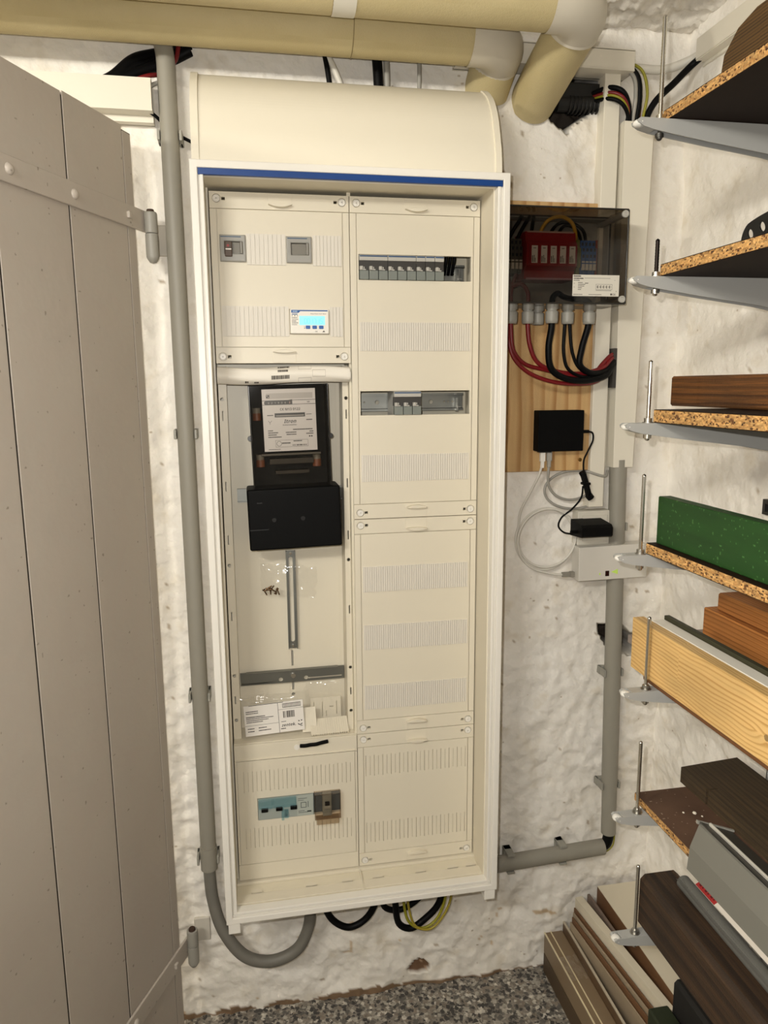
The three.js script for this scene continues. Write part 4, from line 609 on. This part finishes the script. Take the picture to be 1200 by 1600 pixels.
  c('red cable dropping from the second gland and sweeping right', [[0.634, 1.56, 0.085], [0.634, 1.54, 0.085], [0.64, 1.5, 0.084], [0.658, 1.468, 0.08], [0.7, 1.45, 0.074], [0.76, 1.445, 0.066], ...end(0.006, 0.006)], 0.0044, redCable);
  c('red cable from the first gland crossing the pine board', [[0.599, 1.56, 0.085], [0.599, 1.53, 0.086], [0.606, 1.49, 0.084], [0.63, 1.465, 0.08], [0.68, 1.452, 0.074], [0.74, 1.44, 0.07], [0.79, 1.444, 0.06], ...end(0.014, 0.002)], 0.0042, redCable);
  c('lowest red cable sagging across the pine board', [[0.596, 1.56, 0.08], [0.594, 1.51, 0.088], [0.605, 1.475, 0.09], [0.635, 1.448, 0.088], [0.68, 1.431, 0.082], [0.73, 1.424, 0.074], [0.79, 1.426, 0.06], ...end(-0.016, 0.0)], 0.0042, redCable);
  c('thick black cable dropping from the middle gland', [[0.678, 1.56, 0.1], [0.678, 1.535, 0.1], [0.674, 1.495, 0.098], [0.682, 1.455, 0.094], [0.71, 1.437, 0.088], [0.76, 1.43, 0.078], ...end(-0.012, 0.014)], 0.0066, blackCable);
  c('left one of the two thin black cables from the fourth gland', [[0.714, 1.56, 0.085], [0.712, 1.53, 0.085], [0.713, 1.485, 0.083], [0.724, 1.455, 0.08], [0.76, 1.438, 0.074], ...end(-0.006, 0.01)], 0.0034, blackCable);
  c('right one of the two thin black cables from the fourth gland', [[0.722, 1.56, 0.085], [0.724, 1.53, 0.085], [0.732, 1.485, 0.083], [0.748, 1.457, 0.08], [0.78, 1.445, 0.07], ...end(-0.002, 0.006)], 0.0034, blackCable);
  c('thick black cable dropping from the last gland', [[0.764, 1.56, 0.085], [0.763, 1.54, 0.085], [0.752, 1.495, 0.083], [0.75, 1.462, 0.08], [0.775, 1.446, 0.074], ...end(-0.004, 0.008)], 0.0066, blackCable);
}
// ---------------------------------------------------------------- network switch, leads, socket and gateway
{
  const t = T('network_box', 'small square matt black network box on the pine board', 'network box');
  P('case', bx(0.677, 0.779, 1.283, 1.369, 0.0205, 0.05, 0.002), dull(0x020202, 0.7), t); P('port_strip', bx(0.684, 0.71, 1.2805, 1.284, 0.028, 0.044), std(0x1a1a18, 0.5), t);
  const plug = (tt, x, y, z, m, up = 1) => P('plug', [bx(x - 0.0055, x + 0.0055, y - 0.02, y, z - 0.004, z + 0.004, 0.001), bx(x - 0.0035, x + 0.0035, y - 0.034, y - 0.018, z - 0.0035, z + 0.0035, 0.001)], m, tt);
  const a = T('network_cable', 'white network cable from the black box coiled on the wall', 'cable', 'network cables');
  plug(a, 0.693, 1.281, 0.036, white);
  const loop = (cx, cy, r, a0, a1, z0, z1, n, ry = r) => [...Array(n + 1)].map((_, i) => { const u = i / n, an = lerp(a0, a1, u); return [cx + r * Math.cos(an), cy + ry * Math.sin(an), lerp(z0, z1, u)]; });
  P('lead', tube([[0.692, 1.25, 0.036], [0.688, 1.232, 0.032], [0.674, 1.195, 0.022], [0.655, 1.15, 0.014], ...[...Array(64)].map((_, i) => { const a = 2.75 + i / 63 * 14.2; return [0.714 + 0.003 * Math.sin(a * 0.6) + (0.067 + 0.004 * Math.sin(a * 0.43)) * Math.cos(a), 1.089 + (0.068 + 0.004 * Math.sin(a * 0.43)) * Math.sin(a), 0.012 + i * 0.00028]; }), [0.735, 1.0095, 0.031], [0.75, 1.008, 0.032]], 0.0027, 420, 8), whiteCable, a);
  P('plug', [bx(0.748, 0.766, 1.0035, 1.0135, 0.028, 0.036, 0.001), bx(0.766, 0.776, 1.0025, 1.0145, 0.027, 0.037, 0.001)], std(0x8c887e, 0.4), a);
  const b = T('network_cable', 'grey network cable from the black box looping right to the duct', 'cable', 'network cables');
  plug(b, 0.708, 1.282, 0.036, greyCable);
  P('lead', tube([[0.708, 1.25, 0.036], [0.708, 1.235, 0.034], [0.715, 1.205, 0.024], [0.735, 1.183, 0.018], [0.765, 1.173, 0.016], [0.8, 1.178, 0.014], [0.835, 1.2, 0.012], ...loop(0.778, 1.195, 0.07, -0.7, -0.9 - Math.PI * 1.35, 0.02, 0.014, 22, 0.042), [0.8, 1.236, 0.03], [0.84, 1.225, 0.034], [0.852, 1.235, 0.02]], 0.0029, 260, 8), greyCable, b);
  const c = T('power_lead', 'thin black power lead tied in a bundle beside the black box', 'cable');
  P('barrel_plug', cyl([0.776, 1.323, 0.036], [0.797, 1.323, 0.036], 0.0035, 12), black, c);
  P('lead', [tube([[0.795, 1.323, 0.036], [0.805, 1.32, 0.036], [0.807, 1.305, 0.036], [0.796, 1.28, 0.036], [0.788, 1.262, 0.036], [0.788, 1.235, 0.036]], 0.002, 40, 8), tube([[0.788, 1.205, 0.036], [0.786, 1.18, 0.034], [0.768, 1.155, 0.03], [0.745, 1.135, 0.026], [0.737, 1.118, 0.03], [0.742, 1.107, 0.05], [0.758, 1.105, 0.06]], 0.002, 50, 8)], black, c);
  const bun = []; for (let i = 0; i < 7; i++) { const o = (i % 3 - 1) * 0.004, k = Math.floor(i / 3) * 0.004; bun.push(tube([[0.786 + o, 1.235, 0.034 + k], [0.792 + o, 1.215, 0.036 + k], [0.799 + o, 1.192, 0.036 + k], [0.805 + o * 1.3, 1.178, 0.034 + k]], 0.0024, 16, 6)); }
  P('tied_bundle', [bun, bx(0.784, 0.801, 1.208, 1.214, 0.03, 0.048, 0.002), cyl([0.8, 1.186, 0.038], [0.807, 1.178, 0.038], 0.008, 10), cyl([0.784, 1.236, 0.036], [0.789, 1.228, 0.036], 0.007, 10)], black, c);
}
{
  const t = T('wall_socket', 'white wall socket with the black plug-in power supply', 'socket'), g = std(0xd2cdc0, 0.45);
  P('frame', bx(0.784, 0.8625, 1.071, 1.148, -0.006, 0.026, 0.003), g, t); P('insert', plate(0.7945, 0.852, 1.0815, 1.138, 0.0255, 0.029, [circPath(0.8235, 1.11, 0.0215)], 0.0008), g, t); P('well', cyl([0.8235, 1.11, 0.0262], [0.8235, 1.11, 0.0268], 0.0215, 28), std(0xb9b4a8, 0.5), t);
  const p = T('power_supply', 'flat black plug-in power supply in the wall socket', 'power supply'); P('body', exX([[0.027, 1.096], [0.082, 1.1005], [0.086, 1.104], [0.086, 1.121], [0.08, 1.127], [0.027, 1.132]], 0.7665, 0.836), black, p); P('cable_relief', cyl([0.752, 1.109, 0.06], [0.7675, 1.109, 0.06], 0.0038, 10), black, p);
  const w = T('gateway_box', 'flat white gateway box with small display and green wireless lights', 'gateway');
  P('case', bx(0.779, 0.941, 0.996, 1.0725, 0.012, 0.05, 0.002), std(0xd3cfc6, 0.4), w); P('display', bx(0.8415, 0.8505, 1.0045, 1.0165, 0.0495, 0.0504), std(0x240a0a, 0.25), w);
  const lg = std(0x8fae20, 0.4, { emissive: 0xb6d62a, emissiveIntensity: 0.75 });
  P('status_light', bx(0.8275, 0.8295, 1.0085, 1.0125, 0.0495, 0.0506), lg, w); P('wireless_light', [0.002, 0.005, 0.008, 0.011, 0.014].map((d, i) => bx(0.8545 + d, 0.8563 + d, 1.0135 - i * 0.0011 - 0.001, 1.0135 + i * 0.0011 + 0.001, 0.0495, 0.0506)), lg, w);
  turn(w, 0.86, 1.034, 0.03, 0, 0, 0.012);
}
{
  const t = T('grey_conduit', 'thick grey conduit running down the wall near the shelf brackets', 'conduit');
  P('pipe', cyl([0.8735, 1.26, 0.025], [0.8885, 0.49, 0.025], 0.0185, 24), pipeGrey, t); P('lower_pipe', cyl([0.8885, 0.5, 0.025], [0.8915, 0.362, 0.025], 0.0172, 24), pipeGrey, t);
  uClip(t, 0.883, 0.768, 0.0185, 0.025); uClip(t, 0.8885, 0.487, 0.0185, 0.025); uClip(t, 0.876, 1.11, 0.0185, 0.025, true, lightGreyPl);
  const h = T('grey_conduit', 'short level grey conduit from the cabinet corner to the upright one', 'conduit');
  P('pipe', cyl([0.5, 0.31, 0.025], [0.879, 0.3265, 0.025], 0.0185, 24), pipeGrey, h); uClip(h, 0.775, 0.322, 0.0185, 0.025, false); uClip(h, 0.645, 0.316, 0.0185, 0.025, false);
  M('corner_cable', 'black cable bridging the gap between the two grey conduits', 'cable', tube([[0.84, 0.325, 0.025], [0.87, 0.3265, 0.025], [0.886, 0.334, 0.025], [0.8915, 0.35, 0.025], [0.8912, 0.39, 0.025]], 0.0125, 30, 14), blackCable);
  M('thin_wire', 'thin yellowish wire beside the black corner cable', 'wire', tube([[0.85, 0.312, 0.03], [0.882, 0.316, 0.032], [0.9, 0.33, 0.032], [0.905, 0.36, 0.03], [0.903, 0.395, 0.028]], 0.0016, 30, 6), yellowGreen);
}
// cables hanging under the cabinet
{
  const c = (l, pts, r, m) => M('hanging_cable', l, 'cable', tube(pts, r, 60, 10), m, 'cables hanging under the cabinet');
  c('left black cable loop hanging under the cabinet', [[0.2, 0.4, 0.06], [0.203, 0.3, 0.06], [0.222, 0.255, 0.06], [0.256, 0.234, 0.062], [0.292, 0.245, 0.06], [0.318, 0.285, 0.06], [0.33, 0.4, 0.06]], 0.0075, blackCable);
  c('middle black cable sagging under the cabinet, crossing the others', [[0.332, 0.4, 0.05], [0.333, 0.3, 0.05], [0.341, 0.262, 0.05], [0.372, 0.252, 0.052], [0.41, 0.27, 0.054], [0.435, 0.3, 0.054], [0.45, 0.4, 0.054]], 0.0068, blackCable);
  c('lowest black cable looping under the cabinet beside the green-yellow wires', [[0.36, 0.4, 0.072], [0.361, 0.28, 0.072], [0.37, 0.232, 0.072], [0.395, 0.218, 0.072], [0.43, 0.236, 0.07], [0.462, 0.272, 0.07], [0.48, 0.4, 0.07]], 0.0075, blackCable);
  c('inner green-yellow earth wire looping under the cabinet', [[0.376, 0.4, 0.082], [0.378, 0.29, 0.082], [0.39, 0.242, 0.082], [0.42, 0.222, 0.082], [0.45, 0.235, 0.08], [0.472, 0.28, 0.078], [0.48, 0.4, 0.078]], 0.0032, yellowGreen);
  c('outer green-yellow earth wire looping under the cabinet', [[0.384, 0.4, 0.088], [0.388, 0.28, 0.088], [0.405, 0.233, 0.088], [0.438, 0.222, 0.087], [0.468, 0.248, 0.084], [0.486, 0.29, 0.082], [0.49, 0.4, 0.082]], 0.0028, std(0x9a8a2a, 0.5));
}

// ---------------------------------------------------------------- shelf on the right: upright, brackets, boards
const ZB = 0.42;
{
  const t = T('shelf_upright', 'grey slotted steel upright carrying the shelf brackets on the right wall', 'upright');
  P('channel', [bx(0.994, 0.996, 0.2, 2.0, ZB - 0.014, ZB + 0.014), bx(0.994, 1.026, 0.2, 2.0, ZB - 0.014, ZB - 0.012), bx(0.994, 1.026, 0.2, 2.0, ZB + 0.012, ZB + 0.014)], bracketPaint, t);
  const lv = [[1.8135, 0.664, 0.707, 1.959, 'topmost', 'with a long bright rod'], [1.5865, 0.669, 0.7135, 1.644, 'second highest', 'with a short black rod'], [1.3605, 0.667, 0.7125, 1.46, 'third highest', 'below the brown timber block'], [1.1445, 0.666, 0.711, 1.278, 'middle', 'below the green plank'], [0.905, 0.688, 0.734, 1.035, 'third lowest', 'below the pine plank'], [0.674, 0.684, 0.7305, 0.81, 'second lowest', 'below the dark chipboard'], [0.4335, 0.693, 0.7385, 0.571, 'lowest', 'below the dark beam']];
  lv.forEach(([y, xt, xr, yr, nth, what], i) => {
    const b = T('shelf_bracket', `${nth} grey shelf bracket ${what}`, 'shelf bracket', 'shelf brackets');
    const prof = [[xt + 0.006, y], [1.0, y], [1.0, y - 0.062], [xt + 0.22, y - 0.042], [xt + 0.12, y - 0.0295], [xt + 0.06, y - 0.021], [xt + 0.03, y - 0.0165], [xt + 0.012, y - 0.012], [xt + 0.003, y - 0.007], [xt + 0.002, y - 0.003]];
    P('arm', [exZ(prof, ZB + 0.0085, ZB + 0.0105), exZ(prof, ZB - 0.0105, ZB - 0.0085), bx(xt + 0.016, 1.0, y - 0.0022, y - 0.0002, ZB - 0.0095, ZB + 0.0095), exZ(prof.slice(6).concat([[xt + 0.006, y - 0.001], [xt + 0.012, y - 0.003], [xt + 0.03, y - 0.012]]), ZB - 0.009, ZB + 0.009)], bracketPaint, b);
    P('worn_tip', new THREE.SphereGeometry(1, 16, 10).scale(0.0085, 0.0058, 0.0108).translate(xt + 0.0088, y - 0.0058, ZB), bracketTip, b);
    const thr = []; const r = 0.0033, y0 = y - 0.026 - 0.0, n = Math.round((yr - y0) / 0.0022); for (let k = 0; k <= n; k++) { const yy = lerp(y0, yr, k / n); thr.push(V2(k === 0 || k === n ? 0 : r - (k % 2) * 0.0003, yy)); }
    P('threaded_rod', new THREE.LatheGeometry(thr, 12).translate(xr, 0, ZB), i === 1 ? blackSteel : brightSteel, b);
    P('nut', [new THREE.CylinderGeometry(0.0062, 0.0062, 0.006, 6).translate(xr, y + 0.0045, ZB)], i === 0 ? brightSteel : steel, b); P('washer', new THREE.CylinderGeometry(0.0088, 0.0088, 0.0014, 20).translate(xr, y + 0.0007, ZB), steel, b);
    const drop = y - (0.0165 + (xr - xt - 0.03) * 0.15) - 0.003;
    P('lock_nut', [new THREE.CylinderGeometry(0.0062, 0.0062, 0.006, 6).translate(xr, drop, ZB), new THREE.SphereGeometry(0.0045, 14, 8).translate(xr, drop - 0.003, ZB)], i === 0 ? darkSteel : brightSteel, b);
  });
}
function shelfBoard(label, x0, x1, y0, y1, z0, top = laminate) {
  const t = T('shelf_board', label, 'shelf board', 'chipboard shelves'), e = 0.0012;
  P('core', bx(x0, x1, y0 + e, y1 - e, z0, 1.25), chipMat, t, 'z'); P('upper_laminate', bx(x0 + 0.0004, x1, y1 - e, y1, z0 + 0.0004, 1.25), top, t); P('lower_laminate', bx(x0 + 0.0004, x1, y0, y0 + e, z0 + 0.0004, 1.25), laminate, t);
}
shelfBoard('topmost chipboard shelf with dark underside', 0.718, 1.005, 1.8145, 1.831, 0.41);
shelfBoard('second chipboard shelf from the top, under the black slotted plate', 0.718, 1.005, 1.587, 1.605, 0.424);
shelfBoard('third chipboard shelf from the top, under the brown timber block', 0.718, 1.005, 1.361, 1.382, 0.427);
shelfBoard('chipboard shelf carrying the green plank', 0.718, 1.005, 1.1455, 1.164, 0.425);
M('shelf_board', 'thin dark brown shelf board under the pine plank', 'shelf board', bx(0.75, 1.005, 0.906, 0.919, 0.382, 1.25, 0.002), std(0x6b4425, 0.6, { bumpMap: grain1, bumpScale: 0.0003 }), 'chipboard shelves', 'z');
shelfBoard('lowest chipboard shelf with worn dark brown top and flecks', 0.745, 1.005, 0.675, 0.69, 0.384, laminateWorn);
// things on the shelves
const tim = (n, label, cat, pts, z0, z1, m) => M(n, label, cat, ex(poly(pts), z0, z1, 0.0012), m, undefined, 'z');
const rect = (x0, x1, y0, y1, c = 0) => c ? [[x0 + c, y0], [x1 - c, y0], [x1, y0 + c], [x1, y1 - c], [x1 - c, y1], [x0 + c, y1], [x0, y1 - c], [x0, y0 + c]] : [[x0, y0], [x1, y0], [x1, y1], [x0, y1]];
M('ribbed_timber', 'dark brown ribbed timber on the topmost shelf', 'timber', exX([[0.415, 1.832], [1.2, 1.832], [1.2, 1.94], [0.5, 1.94], [0.46, 1.93], [0.43, 1.905]], 0.8, 0.95), ribTimber, undefined, 'z');
{
  const s = new THREE.Shape(); s.moveTo(-0.72, 1.606); s.lineTo(-0.437, 1.606); s.quadraticCurveTo(-0.423, 1.65, -0.446, 1.664); s.quadraticCurveTo(-0.5, 1.682, -0.72, 1.682); s.closePath();
  for (const [z, y] of [[0.4535, 1.648], [0.48, 1.6535], [0.507, 1.656], [0.54, 1.655]]) { const p = new THREE.Path(); p.absellipse(-z, y, 0.0085, 0.0052, 0, Math.PI * 2, true, 0.9); s.holes.push(p); }
  const m = M('slotted_plate', 'black plate with slanted oval holes on the second shelf', 'plate', ex(s, 0, 0.0025, 0.0004).rotateY(Math.PI / 2).translate(0.848, 0, 0), std(0x181816, 0.4));
}
tim('timber_block', 'rough brown timber block on the third shelf', 'timber', rect(0.83, 0.93, 1.383, 1.4355, 0.003), 0.29, 1.1, brownTimber);
{
  const m = tim('green_plank', 'dark green painted plank standing on edge on the fourth shelf', 'plank', rect(0.73, 0.752, 1.1645, 1.2425, 0.0015), 0.435, 1.2, greenPaint);
  const c = P('bare_chip', ex(poly([[-0.012, 0], [0.014, -0.001], [0.012, 0.005], [-0.002, 0.007], [-0.01, 0.006]]), 0, 0.0008).rotateY(-Math.PI / 2).translate(0.7302, 1.231, 0.69), std(0xc39a58, 0.8), m); c.userData.label = 'bare wood chip in the paint';
}
M('wall_fitting', 'small grey square fitting on the right wall above the green plank', 'fitting', [plate(-0.014, 0.014, -0.014, 0.014, 0, 0.012, [[-0.008, 0.008, -0.008, 0.006]], 0.001), bx(-0.009, 0.009, -0.009, 0.007, 0, 0.003)].map(g => g.rotateY(-Math.PI / 2).translate(1.012, 1.199, 0.345)), darkSteel);
tim('pine_plank', 'fresh pine plank standing on edge behind the threaded rod', 'plank', [[0.742, 0.9195], [0.7625, 0.9195], [0.7625, 1.012], [0.742, 1.012]], 0.353, 1.2, pine);
M('white_moulding', 'white painted strip standing beside the pine plank', 'moulding', bx(0.764, 0.789, 0.9195, 1.0125, 0.376, 1.2, 0.0015), std(0xe9e4d8, 0.45));
M('olive_strip', 'dark olive strip standing behind the white moulding', 'strip', bx(0.7895, 0.7995, 0.9195, 1.019, 0.374, 1.2, 0.001), std(0x34321f, 0.6));
M('mauve_board', 'flat greyish mauve board lying under the orange timbers', 'board', bx(0.8, 1.004, 0.9195, 0.935, 0.234, 1.2, 0.001), std(0x8d817a, 0.7));
tim('orange_timber', 'lower orange-brown planed timber on the mauve board', 'timber', rect(0.925, 1.003, 0.9355, 1.0, 0.002), 0.29, 1.2, orangeTimber);
tim('orange_timber', 'upper, thinner orange-brown timber stacked under the green plank shelf', 'timber', rect(0.935, 1.003, 1.0005, 1.035, 0.003), 0.316, 1.2, orangeTimber);
M('dark_beam', 'weathered dark timber with a saw cut, on the worn brown shelf', 'timber', exY([[0.846, 0.367], [0.97, 0.355], [0.975, 1.2], [0.846, 1.2], [0.846, 0.4505], [0.866, 0.4495], [0.866, 0.4455], [0.846, 0.4445]], 0.6905, 0.72), darkTimber, undefined, 'z');
for (const [x, z, r, l] of [[0.81, 0.468, 0.0035, 'largest pale plaster crumb on the worn brown shelf'], [0.793, 0.462, 0.002, 'small pale crumb left of the largest one on the worn shelf'], [0.818, 0.478, 0.0018, 'small pale crumb right of the largest one on the worn shelf']]) M('crumb', l, 'crumb', new THREE.IcosahedronGeometry(r, 0).scale(1, 0.7, 1.2).translate(x, 0.6905 + r * 0.6, z), std(0xe8e0cf, 0.9), 'plaster crumbs');
{
  const g = std(0x74736c, 0.42), pts = [[0.757, 0.7375], [0.754, 0.7365], [0.7405, 0.7005], [0.7375, 0.662], [0.7395, 0.6618], [0.7425, 0.6995], [0.7565, 0.7335]];
  M('grey_profile', 'folded light grey metal profile hooked over the lowest chipboard shelf', 'metal profile', exZ(pts, 0.562, 1.2), g);
  const t = T('dark_profile', 'dark grey metal panel with a white bead beside the light grey profile', 'metal profile');
  P('panel', exZ([[0.777, 0.7195], [0.838, 0.6935], [0.838, 0.6915], [0.775, 0.6975]], 0.53, 1.2), std(0x4b4943, 0.5), t); P('white_bead', bx(0.7905, 0.7945, 0.7135, 0.7185, 0.535, 1.2, 0.001), std(0xd9d4c8, 0.5), t); P('end_flange', exZ([[0.773, 0.7215], [0.842, 0.6955], [0.842, 0.692], [0.773, 0.7155]], 0.527, 0.5305), std(0xa6a49b, 0.4), t);
}
tim('dark_beam', 'thick dark rounded beam resting on the lowest bracket', 'beam', rect(0.7525, 0.828, 0.434, 0.5385, 0.009), 0.405, 1.3, blackTimber);
{
  const t = T('wrapped_tube', 'grey foam pipe tube in clear wrap with red and white label', 'tube');
  P('foam_tube', [cyl([0.806, 0.5525, 0.455], [0.794, 0.5525, 1.2], 0.0125, 20)], std(0x5d5d59, 0.8), t);
  P('wrap', tube([[0.812, 0.57, 0.448], [0.811, 0.57, 0.47], [0.809, 0.57, 0.55], [0.802, 0.57, 1.2]], 0.022, 30, 14), film, t);
  const lb = P('label_strip', exZ([[0.7935, 0.5865], [0.8075, 0.5945], [0.8065, 0.5960], [0.7925, 0.5880]], 0.508, 1.2), std(0xe2dace, 0.5), t); P('red_field', exZ([[0.7924, 0.5881], [0.8064, 0.5961], [0.8061, 0.5966], [0.7921, 0.5886]], 0.509, 0.56), std(0xa32a2a, 0.5), lb);
  P('red_field_marks', Array.from({ length: 6 }, (_, i) => exZ([[0.7955, 0.5902], [0.803, 0.5945], [0.8028, 0.5950], [0.7953, 0.5907]], 0.514 + i * 0.0075, 0.519 + i * 0.0075 - (i % 2) * 0.002)), std(0x5e1416, 0.5), lb);
}
// ---------------------------------------------------------------- panels and timbers standing on the floor
{
  const t = T('wrapped_panel_bundle', 'brown panels in glossy clear wrap lying on the floor by the wall', 'panel bundle'), br = std(0x7d6a52, 0.45);
  P('panel', bx(0.742, 0.788, 0.0, 0.05, 0.012, 0.95, 0.001), std(0x4b3b29, 0.6), t); P('panel', bx(0.742, 0.788, 0.052, 0.104, 0.012, 0.95, 0.001), br, t); P('edge_strip', [bx(0.7415, 0.7445, 0.102, 0.1065, 0.012, 0.95, 0.001), bx(0.757, 0.7595, 0.1035, 0.107, 0.012, 0.95, 0.001)], std(0xd8cba8, 0.3), t);
  const fl = P('wrap', bagGeo(0.739, 0.79, 0, 0.07, 0, 0.004, 0, 21, 16, 14).rotateX(-Math.PI / 2).translate(0, 0.1105, 0.17), film, t);
  const s = T('leaning_sheet', 'clear-edged brown sheet leaning next to the wrapped bundle', 'sheet', 'sheets on the floor'); P('sheet', bx(0.7885, 0.793, 0.0, 0.128, 0.014, 0.95, 0.001), std(0x5a4632, 0.5), s); P('plastic_edge', bx(0.7883, 0.7932, 0.127, 0.13, 0.014, 0.95), std(0xb6ab98, 0.2), s);
  const sh = (label, x, w, h, a, m, z0 = 0.02) => { const o = M('leaning_sheet', label, 'sheet', bx(0, w, 0, h, 0, a > 0.07 ? 0.345 : 0.16, 0.0008), m, 'sheets on the floor', 'z'); o.position.set(x, 0.0005, z0); o.rotation.y = a; };
  const b1 = std(0x6a4a30, 0.6), b2 = std(0x9a8a74, 0.5), b3 = std(0xcfc6b2, 0.55), b4 = std(0x6f5f55, 0.6);
  sh('thin pale sheet edge, first of the fanned sheets', 0.7945, 0.0032, 0.148, 0.085, b2, 0.04); sh('thin brown sheet, second of the fanned sheets', 0.799, 0.0032, 0.16, 0.09, b1, 0.04); sh('thin pale sheet, third of the fanned sheets', 0.8035, 0.0032, 0.168, 0.095, b2, 0.035); sh('thin brown sheet against the thick cream board', 0.808, 0.0036, 0.176, 0.1, b1, 0.03);
  sh('thick cream board slanting among the fanned sheets', 0.8125, 0.019, 0.2, 0.105, b3, 0.026); sh('mauve-brown board behind the slanting cream one', 0.8465, 0.006, 0.2, 0.02, b4, 0.02);
  const c = T('cream_panel', 'cream panel with brown core standing by the back corner', 'panel'); P('core', bx(0.873, 1.0, 0, 0.2145, 0.018, 0.9), b1, c); P('cream_face', bx(0.8735, 1.0, 0.2145, 0.216, 0.018, 0.9), b3, c);
  tim('black_timber', 'black timber lying under the thick dark beam', 'timber', rect(0.778, 0.86, 0.2165, 0.39, 0.006), 0.49, 1.2, std(0x0d0b09, 0.7));
  tim('green_block', 'dark green painted block lowest under the shelf', 'block', rect(0.735, 0.774, 0.131, 0.334, 0.003), 0.484, 1.0, std(0x1c2410, 0.6));
}
// ---------------------------------------------------------------- the lamp beside the photographer
{
  const t = T('batten_lamp', 'bare glowing tube lamp in a white batten under the cellar ceiling', 'lamp'), [a, b] = TUBE, mid = [0, 1, 2].map(k => (a[k] + b[k]) / 2), ang = Math.atan2(-(b[2] - a[2]), b[0] - a[0]);
  const place = g => g.rotateY(ang).translate(...mid);
  P('batten', place(bx(-0.34, 0.34, 0.075, 0.14, -0.03, 0.03, 0.004)), white, t);
  for (const x of [-0.325, 0.325]) P('lamp_holder', place(bx(x - 0.012, x + 0.012, -0.02, 0.08, -0.014, 0.014, 0.003)), white, t);
  P('tube', place(cyl([-0.312, 0, 0], [0.312, 0, 0], 0.02, 20)), std(0xfff6ea, 0.4, { emissive: 0xfff0dc, emissiveIntensity: 2.5 }), t);
}
{
  const t = T('globe_lamp', 'round glowing glass globe lamp under the ceiling beyond the door', 'lamp'), [x, y, z] = GLOBE;
  P('mount', new THREE.LatheGeometry([[0, 0.125], [0.06, 0.125], [0.06, 0.1], [0.045, 0.06], [0.0, 0.06]].map(p => V2(...p)), 28).translate(x, y, z), white, t);
  P('globe', new THREE.SphereGeometry(0.07, 28, 18).translate(x, y, z), std(0xfff4e0, 0.4, { emissive: 0xfff0dc, emissiveIntensity: 2.5 }), t);
}
for (const o of tops) {      // put each thing's origin at its base
  if (o.userData.keep) continue;
  o.updateMatrixWorld(true); const b = new THREE.Box3().setFromObject(o), c = V((b.min.x + b.max.x) / 2, b.min.y, (b.min.z + b.max.z) / 2);
  const l = o.worldToLocal(c.clone());
  if (o.isMesh) o.geometry.translate(-l.x, -l.y, -l.z); else for (const k of o.children) k.position.sub(l);
  o.position.copy(c);
}
renderer.render(scene, camera);
